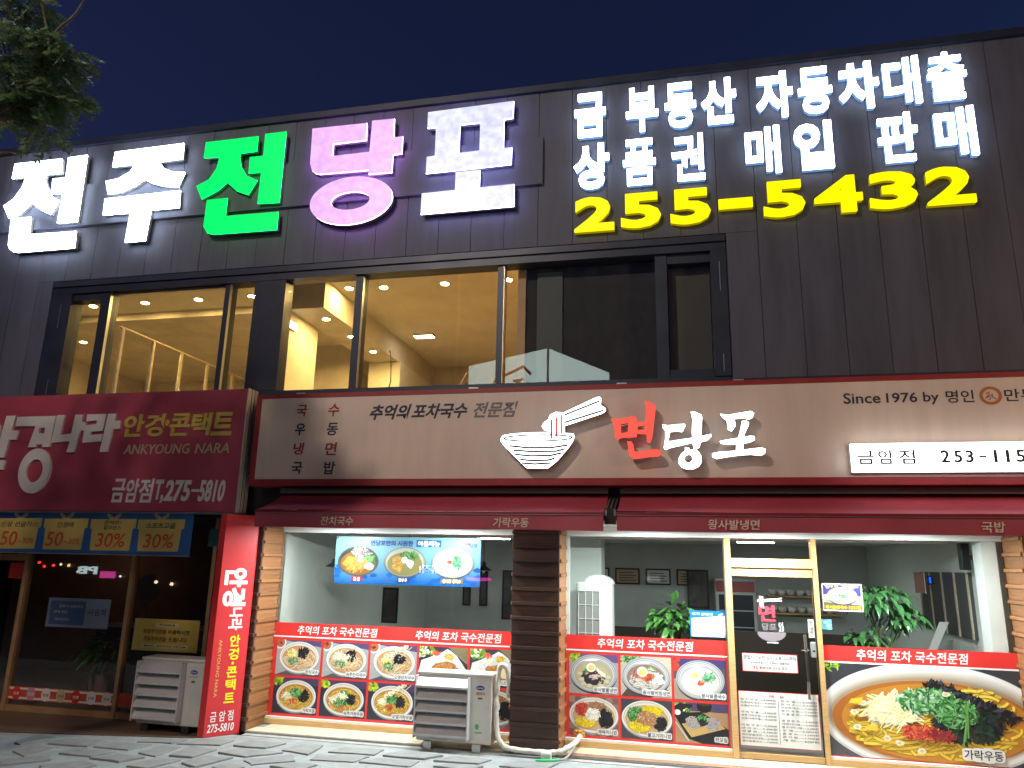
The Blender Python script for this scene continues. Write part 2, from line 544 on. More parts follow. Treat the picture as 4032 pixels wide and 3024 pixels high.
LOGO = {'myeon': [[[(-0.773, 3.852), (-0.697, 3.835), (-0.578, 3.857), (-0.497, 3.869), (-0.474, 3.834), (-0.47, 3.79), (-0.386, 3.801), (-0.369, 3.814), (-0.359, 3.918), (-0.365, 4.004), (-0.381, 4.054), (-0.331, 4.038), (-0.265, 4.002), (-0.249, 3.975), (-0.269, 3.829), (-0.29, 3.659), (-0.313, 3.566), (-0.337, 3.544), (-0.363, 3.566), (-0.365, 3.651), (-0.473, 3.658), (-0.482, 3.619), (-0.649, 3.613), (-0.708, 3.588), (-0.733, 3.615), (-0.74, 3.753), (-0.774, 3.831)], [(-0.664, 3.777), (-0.571, 3.793), (-0.581, 3.681), (-0.657, 3.665)], [(-0.466, 3.747), (-0.376, 3.758), (-0.377, 3.708), (-0.467, 3.699)]], [[(-0.591, 3.57), (-0.541, 3.569), (-0.517, 3.526), (-0.51, 3.449), (-0.435, 3.445), (-0.319, 3.464), (-0.253, 3.475), (-0.208, 3.454), (-0.202, 3.412), (-0.23, 3.387), (-0.354, 3.38), (-0.453, 3.364), (-0.519, 3.36), (-0.561, 3.391), (-0.576, 3.459), (-0.583, 3.527)]]], 'dang': [[[(-0.177, 3.759), (-0.114, 3.749), (-0.016, 3.759), (0.079, 3.762), (0.082, 3.737), (0.047, 3.67), (-0.018, 3.679), (-0.092, 3.672), (-0.102, 3.622), (-0.12, 3.563), (-0.087, 3.562), (0.044, 3.582), (0.158, 3.597), (0.158, 3.685), (0.169, 3.82), (0.152, 3.906), (0.193, 3.905), (0.268, 3.869), (0.276, 3.835), (0.258, 3.616), (0.368, 3.639), (0.375, 3.614), (0.325, 3.565), (0.253, 3.549), (0.234, 3.491), (0.201, 3.463), (0.17, 3.475), (0.159, 3.542), (0.042, 3.515), (-0.089, 3.486), (-0.152, 3.462), (-0.167, 3.487), (-0.148, 3.588), (-0.146, 3.69), (-0.173, 3.725)]], [[(0.073, 3.488), (0.114, 3.484), (0.121, 3.459), (0.169, 3.463), (0.217, 3.441), (0.25, 3.383), (0.252, 3.316), (0.218, 3.264), (0.153, 3.235), (0.081, 3.235), (0.026, 3.26), (-0.005, 3.305), (-0.003, 3.36), (0.031, 3.418), (0.072, 3.451)], [(0.07, 3.384), (0.111, 3.409), (0.147, 3.384), (0.152, 3.342), (0.124, 3.309), (0.084, 3.313), (0.057, 3.343)]]], 'po': [[[(0.482, 3.872), (0.569, 3.859), (0.697, 3.879), (0.817, 3.898), (0.855, 3.876), (0.836, 3.822), (0.796, 3.802), (0.726, 3.822), (0.631, 3.81), (0.644, 3.76), (0.643, 3.726), (0.6, 3.668), (0.561, 3.686), (0.556, 3.745), (0.551, 3.795), (0.504, 3.83)]], [[(0.716, 3.783), (0.764, 3.787), (0.794, 3.765), (0.784, 3.723), (0.741, 3.641), (0.731, 3.595), (0.794, 3.61), (0.848, 3.606), (0.846, 3.565), (0.798, 3.538), (0.719, 3.526), (0.716, 3.452), (0.802, 3.462), (0.911, 3.474), (0.957, 3.457), (0.946, 3.408), (0.906, 3.384), (0.798, 3.397), (0.674, 3.391), (0.531, 3.372), (0.42, 3.351), (0.373, 3.373), (0.375, 3.414), (0.455, 3.43), (0.637, 3.441), (0.645, 3.518), (0.538, 3.515), (0.475, 3.529), (0.464, 3.554), (0.54, 3.57), (0.667, 3.589), (0.695, 3.675), (0.71, 3.742)]]], 'bowl': [[[(-2.126, 3.619), (-2.096, 3.663), (-1.971, 3.684), (-1.721, 3.694), (-1.535, 3.694), (-1.535, 3.706), (-1.588, 3.725), (-1.612, 3.769), (-1.589, 3.813), (-1.537, 3.848), (-1.511, 3.909), (-1.449, 3.94), (-1.344, 3.932), (-0.952, 4.108), (-0.908, 4.116), (-0.891, 4.089), (-0.9, 4.018), (-0.875, 3.996), (-0.841, 3.973), (-0.841, 3.938), (-0.884, 3.909), (-1.334, 3.768), (-1.334, 3.68), (-1.229, 3.671), (-1.215, 3.64), (-1.229, 3.588), (-1.281, 3.51), (-1.419, 3.348), (-1.522, 3.266), (-1.54, 3.257), (-1.785, 3.259), (-1.802, 3.268), (-2.057, 3.511), (-2.116, 3.583)]]]}
BOWL_RED = [[(-1.493, 3.85), (-1.494, 3.609)], [(-1.435, 3.875), (-1.433, 3.638)], [(-1.376, 3.904), (-1.374, 3.667)]]
BOWL_STICK = [[(-1.339, 3.899), (-0.914, 4.061)], [(-1.338, 3.808), (-0.867, 3.946)]]
BOWL_RIM = [(-1.661, 3.624), (-1.239, 3.617), (-1.66, 3.586)]
BOWL_STRIPES = [[(-2.014, 3.533), (-1.783, 3.507), (-1.502, 3.503), (-1.294, 3.532)], [(-1.96, 3.479), (-1.729, 3.459), (-1.432, 3.461), (-1.337, 3.484)], [(-1.941, 3.427), (-1.746, 3.407), (-1.501, 3.41), (-1.371, 3.438)], [(-1.877, 3.365), (-1.727, 3.35), (-1.535, 3.353), (-1.449, 3.375)], [(-1.85, 3.321), (-1.692, 3.308), (-1.5, 3.319)]]
STONES = [[(-7.59, -1.8), (-7.69, -1.39), (-7.36, -1.43), (-7.48, -1.82)], [(-7.22, -1.72), (-7.21, -1.48), (-6.65, -1.41), (-6.7, -1.68)], [(-6.65, -1.68), (-6.56, -1.42), (-6.09, -1.38), (-6.17, -1.66)], [(-7.29, -2.1), (-7.3, -1.85), (-6.95, -1.84), (-6.99, -2.25)], [(-6.75, -2.03), (-6.79, -1.81), (-6.24, -1.78), (-6.35, -2.04)], [(-6.31, -2.09), (-6.14, -1.87), (-5.78, -1.92), (-5.9, -2.14)], [(-6.34, -1.31), (-6.32, -1.1), (-5.85, -1.05), (-5.92, -1.25)], [(-5.85, -1.27), (-5.75, -0.99), (-5.33, -0.9), (-5.33, -1.17)], [(-5.97, -1.75), (-5.95, -1.39), (-5.72, -1.36), (-5.7, -1.83)], [(-5.57, -1.77), (-5.6, -1.32), (-5.25, -1.37), (-5.29, -1.75)], [(-5.19, -1.16), (-5.14, -0.89), (-4.66, -0.86), (-4.77, -1.14)], [(-5.15, -1.48), (-5.03, -1.26), (-4.49, -1.27), (-4.78, -1.56)], [(-4.55, -1.16), (-4.49, -0.88), (-4.2, -0.81), (-4.17, -1.25)], [(-7.11, -2.45), (-6.76, -2.12), (-6.63, -2.29), (-6.91, -2.63)], [(-6.53, -2.51), (-6.25, -2.2), (-6.03, -2.32), (-6.11, -2.56), (-6.41, -2.65)], [(-5.71, -2.25), (-5.63, -1.88), (-5.34, -1.88), (-5.45, -2.26)], [(-5.27, -1.99), (-5.21, -1.68), (-4.87, -1.63), (-5.03, -2.09)], [(-4.7, -1.68), (-4.34, -1.29), (-4.18, -1.54), (-4.53, -1.82)], [(-4.87, -2.02), (-4.78, -1.82), (-4.54, -1.94), (-4.64, -2.15)], [(-4.32, -1.81), (-4.16, -1.62), (-3.87, -1.61), (-3.95, -1.88)], [(-4.02, -1.08), (-3.94, -0.83), (-3.46, -0.79), (-3.47, -1.03)], [(-3.36, -1.05), (-3.25, -0.8), (-2.72, -0.83), (-2.88, -1.06)], [(-4.05, -1.44), (-4.06, -1.24), (-3.5, -1.12), (-3.56, -1.38)], [(-3.5, -1.39), (-3.38, -1.18), (-2.89, -1.13), (-2.92, -1.38)], [(-2.74, -1.09), (-2.59, -0.83), (-2.15, -0.83), (-2.25, -1.06)], [(-2.0, -1.08), (-1.87, -0.81), (-1.41, -0.76), (-1.51, -1.11)], [(-2.67, -1.29), (-2.59, -1.2), (-2.17, -1.16), (-2.25, -1.4)]]

# ------------------------------------------------------------------ ground, road, pavement
structure(MB().box(-150, 150, -150, 60, -.60, -.20).build('ground', MT['asphalt']))
structure(MB().box(-150, 150, -16.0, -4.75, -.196, -.12).build('road', MT['asphalt']))
kerb = MB()
kerb_o = structure(MB().box(-60, 60, -4.75, -4.6, -.19, .0).build('kerb', MT['concrete']))
pav = structure(MB().box(-60, 60, -4.598, -.602, -.19, -.006).build('pavement', MT['mortar']))
structure(MB().box(-5.42, 8, -.60, -.502, -.19, -.001).build('concrete_strip', MT['concrete']))
def stone(poly2, h):
    cx = sum(p[0] for p in poly2) / len(poly2); cyy = sum(p[1] for p in poly2) / len(poly2)
    ar = sum(poly2[i][0] * poly2[(i + 1) % len(poly2)][1] - poly2[(i + 1) % len(poly2)][0] * poly2[i][1] for i in range(len(poly2)))
    if ar < 0:
        poly2 = poly2[::-1]
    # broken, slightly uneven edge
    e = []
    for i in range(len(poly2)):
        a, b = poly2[i], poly2[(i + 1) % len(poly2)]
        for t in (0, .33, .66):
            j = .008 if t else .012
            e.append((a[0] + (b[0] - a[0]) * t + rng.uniform(-j, j), a[1] + (b[1] - a[1]) * t + rng.uniform(-j, j)))
    t = [(x + (cx - x) * .03, y + (cyy - y) * .03) for x, y in e]
    n = len(e)
    mb = MB()
    tilt = (rng.uniform(-.012, .012), rng.uniform(-.012, .012))
    hz = [h + (x - cx) * tilt[0] + (y - cyy) * tilt[1] for x, y in t]
    mb.v = [(x, y, -.02) for x, y in e] + [(x, y, hz[i] - .004) for i, (x, y) in enumerate(e)] + [(x, y, hz[i]) for i, (x, y) in enumerate(t)]
    for k in range(n):
        k2 = (k + 1) % n
        mb.f += [(k, k2, n + k2, n + k), (n + k, n + k2, 2 * n + k2, 2 * n + k)]
    mb.f.append(tuple(range(2 * n, 3 * n)))
    mb.c = [None] * len(mb.f)
    mb.build('paving_stone', MT['stone'], pav)
def inside(p, q):
    c = False
    j = len(q) - 1
    for i in range(len(q)):
        if (q[i][1] > p[1]) != (q[j][1] > p[1]) and p[0] < (q[j][0] - q[i][0]) * (p[1] - q[i][1]) / (q[j][1] - q[i][1]) + q[i][0]:
            c = not c
        j = i
    return c
for s in STONES:
    stone(s, .012 + rng.uniform(-.004, .006))
cents = [(sum(p[0] for p in s) / len(s), sum(p[1] for p in s) / len(s)) for s in STONES]
row = 0
y = -1.0
while y > -4.4:
    x = -9.6 + (row % 2) * .29
    while x < 2.5:
        w = rng.uniform(.40, .50)
        dd = rng.uniform(.24, .32)
        sk = rng.uniform(-.05, .12)
        c = (x + w / 2, y - dd / 2)
        if min(math.hypot((c[0] - a) / 1.35, (c[1] - b)) for a, b in cents) > .36 and not (c[0] < -5.9 and c[1] > -1.55 - (c[0] + 7) * -.1):
            stone([(x, y - dd), (x + w, y - dd + sk), (x + w + .06, y + sk * .6), (x + .05, y)], .012 + rng.uniform(-.004, .006))
        x += w + rng.uniform(.08, .14)
    y -= .38
    row += 1

# brown tiled entrance of the left shop and the cream step of the noodle shop
structure(MB().extrude(*tess([[(-12, -1.75), (-8.23, -1.38), (-5.85, -.93), (-5.85, -.12), (-12, -.12)]]), lambda x, y, d: (x, y, d), -.19, .006).build('entrance_floor', MT['deck']))
step = structure(MB().box(-5.44, 3.56, -.495, -.02, -.19, .018).build('shop_step', MT['mortar']))
x = -5.43
while x < 3.5:
    for k, (y0, y1) in enumerate(((-.485, -.255), (-.251, -.03))):
        m = MT['tile_brown'] if (k == 0 and x > -1.5) else MT['tile']
        yy0, yy1 = (y0, y1) if not (k == 0 and x > -1.5) else (-.485, -.36)
        MB().box(x + .003 + k * .1, x + .327 + k * .1, yy0, yy1, .016, .028 + rng.uniform(0, .001)).build('step_tile', m, step)
        if k == 0 and x > -1.5:
            MB().box(x + .053, x + .377, -.356, -.255, .016, .029).build('step_tile', MT['tile'], step)
    x += .33

# ------------------------------------------------------------------ the building
bld = thing('commercial_building', (-2, 1, 0), 'two storey shop building clad in dark vertical metal panels', 'building')
XL, XR = -13.0, 9.0
SEAM = [-2.26 + .475 * k for k in range(-23, 24)]
# shell
MB().box(XL, XR, 7.0, 7.25, 0, 8.6).build('back_wall', MT['shadow_wall'], bld)
MB().box(XL - .25, XL, -.40, 7.25, 0, 8.6).build('side_wall', MT['shadow_wall'], bld)
MB().box(XR, XR + .25, -.40, 7.25, 0, 8.6).build('side_wall', MT['shadow_wall'], bld)
MB().box(XL, XR, -.40, 7.0, 8.35, 8.55).build('roof', MT['shadow_wall'], bld)
MB().box(XL, XR, -.415, -.05, 6.32, 8.70).build('upper_wall', MT['panel'], bld)
MB().box(.67, XR, -.415, -.05, 4.40, 6.32).build('upper_wall', MT['panel'], bld)
MB().box(XL, -9.58, -.415, -.05, 4.40, 6.32).build('upper_wall', MT['panel'], bld)
MB().box(XL, XR, -.44, .25, 2.66, 4.39).build('spandrel_wall', MT['shadow_wall'], bld)
MB().box(XL, XR, .25, 7.0, 2.75, 3.25).build('floor_slab', MT['shadow_wall'], bld)
MB().box(XL - .02, XR + .02, -.50, -.02, 8.70, 8.80).build('parapet_cap', MT['frame'], bld)
MB().box(XL, XR, -.47, -.44, 4.30, 4.395).build('base_flashing', MT['frame'], bld)
# vertical metal panels with open joints
for a, b in zip(SEAM, SEAM[1:]):
    if b < XL or a > XR:
        continue
    x0, x1 = a + .0035, b - .0035
    j = rng.uniform(0, .003)
    if x0 > .66:
        MB().box(x0, x1, -.45 - j, -.42, 4.40, 8.695).build('wall_panel', MT['panel'], bld)
    elif x1 < -9.57:
        MB().box(x0, x1, -.45 - j, -.42, 4.40, 8.695).build('wall_panel', MT['panel'], bld)
    else:
        MB().box(x0, x1, -.45 - j, -.42, 6.33, 8.695).build('wall_panel', MT['panel'], bld)
        if x1 > .68 > x0:
            MB().box(.68, x1, -.45 - j, -.42, 4.40, 6.326).build('wall_panel', MT['panel'], bld)
        if x0 < -9.58 < x1:
            MB().box(x0, -9.585, -.45 - j, -.42, 4.40, 6.326).build('wall_panel', MT['panel'], bld)
MB().box(XL, -1.72, -.505, -.456, 7.24, 7.96).build('letter_rail', MT['panel'], bld)

# upper window band
win = MB()
win.box(-9.575, .665, -.47, -.20, 6.22, 6.31)
win.box(-9.575, .665, -.44, -.20, 6.11, 6.217)
win.box(-9.575, .665, -.42, -.20, 4.385, 4.44)
wf = win.build('window_band', MT['frame'], bld)
for x0, x1, yf in ((-9.575, -9.20, -.44), (-8.69, -8.53, -.40), (-6.53, -6.45, -.40), (-6.02, -5.52, -.43), (-4.43, -4.32, -.40), (-2.34, -2.255, -.40), (-.23, -.08, -.40), (.47, .665, -.44)):
    MB().box(x0, x1, yf, -.21, 4.442, 6.108).build('mullion', MT['frame'], wf)
MB().box(-9.198, -8.692, -.40, -.21, 6.0, 6.108).build('sash_rail', MT['frame'], wf)
for x0, x1, z0, z1 in ((-.078, .468, 5.98, 6.108), (-.078, .468, 4.442, 4.55)):
    MB().box(x0, x1, -.38, -.215, z0, z1).build('sash_rail', MT['frame'], wf)
for x in (-8.53, -6.45, -4.32, -2.255):
    MB().box(x + .001, x + .007, -.402, -.35, 4.45, 6.10).build('sash_edge', MT['alu'], wf)
MB().box(-8.515, -6.535, -.36, -.30, 6.07, 6.107).build('sash_edge', MT['alu'], wf)
for x in (-9.38, .575):
    MB().box(x, x + .008, -.448, -.441, 5.55, 5.95).build('hinge', MT['alu'], wf)
    MB().box(x, x + .008, -.448, -.441, 4.5, 4.72).build('hinge', MT['alu'], wf)
panes = [(-9.2, -8.69, 6.0), (-8.53, -6.53, 6.108), (-6.45, -6.02, 6.108), (-5.52, -4.43, 6.108), (-4.32, -2.34, 6.108), (-2.255, -.23, 6.108), (-.078, .468, 5.98)]
for x0, x1, zt in panes:
    z0 = 4.552 if x0 > -.1 else 4.442
    MB().box(x0 + .001, x1 - .001, -.312, -.304, z0, zt).build('window_pane', MT['glass_up'], wf)
# added dark sheet in place of the unlit rooms behind the right-hand panes
MB().box(-1.985, .66, -.16, -.12, 4.3, 6.3).build('blackout_board', MT['shadow_wall'], bld)
MB().box(-1.83, -1.48, -.19, -.165, 4.45, 6.05).build('blackout_blind', mat('grey_blind', (.07, .09, .095), .6), bld)
MB().box(-.07, .46, -.19, -.165, 4.45, 6.05).build('blackout_blind', mat('brown_blind', (.075, .065, .055), .6), bld)

# upper rooms
MB().box(-12.8, -1.99, -.20, 5.7, 6.35, 6.42).build('room_ceiling', MT['plaster'], bld)
MB().box(-12.8, -1.99, -.20, 5.7, 3.25, 3.30).build('room_floor', MT['plaster2'], bld)
MB().box(-12.8, -5.99, 5.6, 5.7, 3.3, 6.35).build('room_back_wall', MT['plaster2'], bld)
MB().box(-5.99, -1.99, 5.6, 5.7, 3.3, 6.35).build('room_back_wall', MT['plaster2'], bld)
MB().box(-5.99, -5.86, -.20, 1.28, 3.3, 6.35).build('room_partition', MT['plaster'], bld)
MB().box(-7.4, -6.0, 3.2, 3.3, 3.3, 6.35).build('room_partition', MT['plaster2'], bld)
MB().box(-2.10, -1.99, -.20, 5.6, 3.3, 6.35).build('room_partition', mat('tan_partition', (.55, .38, .24), .8, 0, .15, 2), bld)
MB().box(-12.8, -12.7, -.20, 5.6, 3.3, 6.35).build('room_side_wall', MT['plaster2'], bld)
MB().box(-12.7, -6.0, 1.18, 5.58, 6.22, 6.349).build('ceiling_drop', MT['plaster2'], bld)
MB().box(-5.85, -5.25, .25, 5.58, 5.90, 6.349).build('ceiling_bulkhead', MT['plaster2'], bld)
MB().box(-5.85, -5.20, 3.4, 5.58, 3.3, 5.895).build('room_column', MT['plaster'], bld)
MB().box(-5.10, -3.9, 5.3, 5.58, 3.3, 5.55).build('duct_box', MT['plaster2'], bld)
MB().box(-4.6, -4.1, 5.05, 5.28, 4.2, 5.75).build('duct_box', mat('brown_cabinet', (.2, .12, .07), .6), bld)
# timber partition under construction, with its studs
sp = thing('stud_partition', (-8.5, 1, 3.3), 'bare timber stud frame of an unfinished partition in the lit upper left room', 'partition')
MB().box(-8.515, -8.485, -.15, 4.6, 5.62, 5.645).build('top_rail', MT['stud'], sp)
for yy in (-.1, .62, 1.35, 2.1, 2.9, 3.8):
    MB().box(-8.52, -8.48, yy, yy + .05, 3.3, 5.618).build('stud', MT['stud'], sp)
MB().box(-9.05, -8.98, .05, .12, 3.3, 6.3).build('stud', MT['stud'], sp)
MB().box(-8.05, -6.2, 3.0, 3.06, 4.95, 5.02).build('cross_rail', MT['stud'], sp)
for xx in (-7.6, -7.0, -6.4):
    MB().box(xx, xx + .08, 3.0, 3.06, 3.3, 4.945).build('stud', MT['stud'], sp)
bt = thing('water_bottle', (-7.35, .0, 4.44), 'clear plastic water bottle standing on the upper left window sill', 'bottle')
MB().tube([(-7.35, -.1, 4.385), (-7.35, -.1, 4.53), (-7.35, -.1, 4.56), (-7.35, -.1, 4.60)], [.035, .035, .03, .014], 12).build('body', mat('clear_plastic', (.55, .6, .55), .15), bt, True)
MB().tube([(-7.35, -.1, 4.60), (-7.35, -.1, 4.625)], [.016, .016], 12).build('cap', MT['white'], bt)
MB().box(-9.5, -6.05, -.195, .02, 4.34, 4.384).build('inner_sill', MT['plaster2'], bld)
MB().box(-5.5, -2.12, -.195, .02, 4.34, 4.384).build('inner_sill', MT['plaster2'], bld)
# scraps of board and cable in the right-hand room
for k, (xa, xb, za, zb, yy) in enumerate(((-3.9, -3.3, 4.36, 4.55, .15), (-3.55, -3.0, 4.37, 4.50, .25), (-3.15, -2.95, 4.38, 4.78, .3), (-3.75, -3.35, 4.37, 4.45, .1))):
    o = MB()
    o.face([(xa, yy, za), (xb, yy, zb), (xb, yy + .02, zb + .04), (xa, yy + .02, za + .04)])
    o.face([(xa, yy + .02, za + .04), (xb, yy + .02, zb + .04), (xb, yy + .15, zb), (xa, yy + .15, za)])
    tag(o.build('board_offcut', MT['stud']), ['long pale board offcut leaning left in the lit upper right room', 'short pale board offcut lying flat on the upper right sill', 'steep narrow offcut leaning against the others on the upper right sill', 'lowest pale offcut at the left of the scrap pile upstairs'][k], 'board', 'board offcuts upstairs')
cb = MB().tube([(-5.1, 2.6, 5.88), (-5.06, 2.6, 5.6), (-5.04, 2.58, 5.3), (-5.1, 2.58, 5.05)], .012, 6).build('ceiling_cable', MT['black'])
tag(cb, 'black cable hanging loose from the bulkhead in the lit upper right room', 'cable')

WARM = emit('warm_downlight', (1.0, .67, .21), ROOM)
def downlight(x, y, z, label, m=WARM, r=.055):
    t = thing('recessed_downlight', (x, y, z), label, 'ceiling light', 'warm downlights upstairs')
    MB().tube([(x, y, z + .002), (x, y, z - .012)], [r + .025, r + .02], 20).build('trim_ring', MT['white_paint'], t)
    MB().disc((x, y, z - .014), r, 20).build('lens', m, t)
for k, x in enumerate((-9.86, -8.82, -7.79, -6.79)):
    downlight(x, .69, 6.345, ['leftmost', 'second', 'third', 'rightmost'][k] + ' warm downlight in the row along the upper left windows')
downlight(-11.4, 2.2, 6.215, 'warm downlight set back at the far left of the upper left room')
downlight(-9.2, 3.6, 6.215, 'warm downlight deep inside the upper left room above the door')
for k, x in enumerate((-5.46, -4.47, -3.46, -2.45)):
    if k:
        downlight(x, .68, 6.345, ['', 'left', 'middle', 'right'][k] + ' warm downlight in the row along the upper right windows')
downlight(-5.03, .62, 6.345, 'warm downlight close to the bulkhead behind the upper right windows')
for k, y in enumerate((.75, 1.7, 2.65)):
    downlight(-5.45, y, 5.895, ['nearest', 'middle', 'farthest'][k] + ' warm downlight under the lowered bulkhead upstairs', r=.05)
t = thing('led_panel', (-4.66, 3.17, 6.35), 'slim bright LED panel on the ceiling of the lit upper right room', 'ceiling light')
MB().box(-4.85, -4.47, 3.08, 3.26, 6.30, 6.352).build('housing', MT['white_paint'], t)
MB().box(-4.84, -4.48, 3.09, 3.25, 6.294, 6.299).build('lens', emit('led_panel_lens', (1, .86, .6), 30), t)
t = thing('led_panel', (-5.83, .38, 5.69), 'small bright LED panel on the plastered left wall of the upper right room', 'wall light')  # added glow panel in place of a reflection in the window glass
MB().box(-5.858, -5.83, .22, .54, 5.62, 5.75).build('housing', MT['white_paint'], t)
MB().box(-5.829, -5.824, .23, .53, 5.63, 5.74).build('lens', emit('led_wall_lens', (1, .86, .6), 6), t)
# door frame seen low at the left of the left room
MB().box(-10.4, -9.3, 5.4, 5.59, 3.3, 5.35).build('room_door', mat('maroon_door', (.12, .03, .05), .5), bld)

# ------------------------------------------------------------------ glowing letters on the upper wall
WHITE_L = emit('cool_white_letter', (.80, .90, 1.0), LETTER, .12, 4)
PO_L = emit('bluish_white_letter', (.72, .75, 1.0), 1.0, .2, 9)
GREEN_L = emit('green_letter', (.0, 1.0, .16), 1.0, .05, 4)
PINK_L = emit('pink_letter', (.86, .49, 1.0), 1.02, .16, 9)
YELLOW_L = emit('yellow_letter', (1.0, .86, .0), 1.25, .06, 3)
EDGE = {WHITE_L: emit('white_edge', (.72, .85, 1.0), 34), PO_L: emit('violet_edge', (.42, .40, 1.0), 22), GREEN_L: emit('green_edge', (.0, 1.0, .12), 4), PINK_L: emit('pink_edge', (.62, .25, 1.0), 22)}
ROW_L = emit('row_white_letter', (.78, .90, 1.0), LETTER, .06, 4)

def channel_letter(name, loops_list, m, label, Yback=-.507, Yface=-.585, lip=.025, group='large glowing wall letters', cat='channel letter'):
    xs = [p[0] for lps in loops_list for p in lps[0]]
    zs = [p[1] for lps in loops_list for p in lps[0]]
    t = thing(name, ((min(xs) + max(xs)) / 2, Yback, min(zs)), label, cat, group)
    pl = facade(0)
    for lps in loops_list:
        v, f = tess(lps)
        MB().extrude(v, f, pl, -Yback, -(Yface + lip), True).build('letter_shell', MT['lettershell'], t)
        mb = MB()
        mb_flat(mb, v, f, pl, -Yface)
        mb.build('lit_face', m, t)
        MB().extrude(v, f, pl, -(Yface + lip) + .001, -Yface - .0005, False, False).build('lit_edge', EDGE[m], t)
    return t
channel_letter('channel_letter', BIG['jeon_a'], WHITE_L, 'big white glowing letter at the far left end of the upper wall')
channel_letter('channel_letter', BIG['ju'], WHITE_L, 'big white glowing letter just left of the green letter')
channel_letter('channel_letter', BIG['jeon_b'], GREEN_L, 'big bright green glowing letter on the upper wall')
channel_letter('channel_letter', BIG['dang'], PINK_L, 'big pink glowing letter with a round ring below it')
channel_letter('channel_letter', BIG['po'], PO_L, 'big bluish white glowing letter right of the pink one')

SIDE_W = emit('side_lit_blue_white', (.25, .52, 1.0), .55)
SIDE_Y = emit('side_lit_yellow', (.75, .60, .0), .35)
def small_letter(ch, x0, x1, z0, z1, m, bold, label, group):
    t = thing('channel_letter', ((x0 + x1) / 2, -.45, z0), label, 'channel letter', group)
    side = SIDE_Y if m is YELLOW_L else SIDE_W
    v, f = fit_text(ch, x0, x1, z0, z1, bold)
    pl = facade(0)
    MB().extrude(v, f, pl, .452, .512, True).build('letter_shell', side, t)
    MB().extrude(v, f, pl, .513, .545).build('lit_face', m, t)
BOLD = {'출': .017, '대': .025, '매': .024, '판': .024, '품': .022, '권': .020, '부': .03, '동': .028}
R1 = [('금', -1.27, -.84, 'leftmost letter'), ('부', -.56, -.13, 'second letter from left'), ('동', -.04, .37, 'third letter from left'), ('산', .44, .89, 'fourth letter from left'), ('자', 1.14, 1.60, 'fifth letter from left'), ('동', 1.67, 2.08, 'fourth letter from right'), ('차', 2.16, 2.64, 'third letter from right'), ('대', 2.70, 3.12, 'second letter from right'), ('출', 3.21, 3.65, 'rightmost letter')]
for ch, a, b, w in R1:
    small_letter(ch, a, b, 7.87, 8.54, ROW_L, BOLD.get(ch, .036), w + ' in the top row of small white glowing letters', 'top row of small letters')
R2 = [('상', -1.28, -.80, 'leftmost letter'), ('품', -.61, -.18, 'second letter from left'), ('권', .03, .45, 'third letter from left'), ('매', .97, 1.40, 'middle letter'), ('입', 1.57, 2.03, 'third letter from right'), ('판', 2.56, 3.02, 'second letter from right'), ('매', 3.22, 3.67, 'rightmost letter')]
for ch, a, b, w in R2:
    small_letter(ch, a, b, 7.08, 7.75, ROW_L, BOLD.get(ch, .036), w + ' in the second row of small white glowing letters', 'second row of small letters')
R3 = [('2', -1.27, -.74, 'leftmost digit 2'), ('5', -.65, -.13, 'first digit 5'), ('5', -.01, .50, 'second digit 5'), ('-', .60, 1.02, 'dash'), ('5', 1.15, 1.65, 'digit 5 after the dash'), ('4', 1.76, 2.32, 'third digit from the right end'), ('3', 2.40, 2.94, 'next to last digit'), ('2', 3.04, 3.57, 'very last digit')]
for ch, a, b, w in R3:
    z0, z1 = (6.63, 6.76) if ch == '-' else (6.46, 6.95)
    small_letter(ch, a, b, z0, z1, YELLOW_L, .034 if ch != '-' else 0, w + ' of the yellow glowing phone number', 'yellow glowing digits')

# ------------------------------------------------------------------ cream noodle shop sign
ns = thing('shop_sign', (-1, -.45, 3.07), 'long cream noodle shop sign board with a red border', 'sign')
SX0, SX1 = -5.58, 6.2
MB().box(SX0 + .012, SX1 - .012, -.745, -.445, 3.082, 4.285).build('sign_box', MT['shadow_wall'], ns)
MB().box(SX0 + .07, SX1 - .07, -.752, -.746, 3.155, 4.245).build('sign_face', MT['cream'], ns)
bd = MB().box(SX0, SX1, -.762, -.44, 4.245, 4.30).build('border_rail', MT['sign_red'], ns)
MB().box(SX0, SX1, -.762, -.44, 3.07, 3.153).build('border_rail', MT['sign_red'], ns)
MB().box(SX0, SX0 + .072, -.762, -.44, 3.154, 4.244).build('border_rail', MT['sign_red'], ns)
MB().box(SX1 - .072, SX1, -.762, -.44, 3.154, 4.244).build('border_rail', MT['sign_red'], ns)
for x in (-4.98, -2.55, -.66, .72):
    MB().box(x - .06, x + .06, -.70, -.60, 4.301, 4.33).build('mounting_bracket', MT['alu'], ns)
P = facade(-.752)
for body, m, z in (('국', 'red_text', 4.07), ('우', 'dark_text', 3.815), ('냉', 'red_text', 3.555), ('국', 'dark_text', 3.30)):
    text('lettering', body, ns, MT[m], -4.98, -4.83, z - .08, z + .08, P, .026, .1)
for body, m, z in (('수', 'red_text', 4.065), ('동', 'dark_text', 3.81), ('면', 'red_text', 3.55), ('밥', 'dark_text', 3.30)):
    text('lettering', body, ns, MT[m], -4.52, -4.36, z - .085, z + .085, P, .022, .1)
text('lettering', '추억의', ns, MT['dark_text'], -3.92, -3.38, 3.92, 4.12, P, .034, .3)
text('lettering', '포차국수', ns, MT['dark_text'], -3.33, -2.60, 3.92, 4.12, P, .032, .3)
text('lettering', '전문점', ns, MT['faded_text'], -2.52, -1.97, 3.92, 4.12, P, .03, .3)
text('lettering', 'Since', ns, MT['dark_text'], 1.85, 2.24, 3.985, 4.11, P, .014)
text('lettering', '1976', ns, MT['dark_text'], 2.30, 2.62, 3.985, 4.10, P, .016)
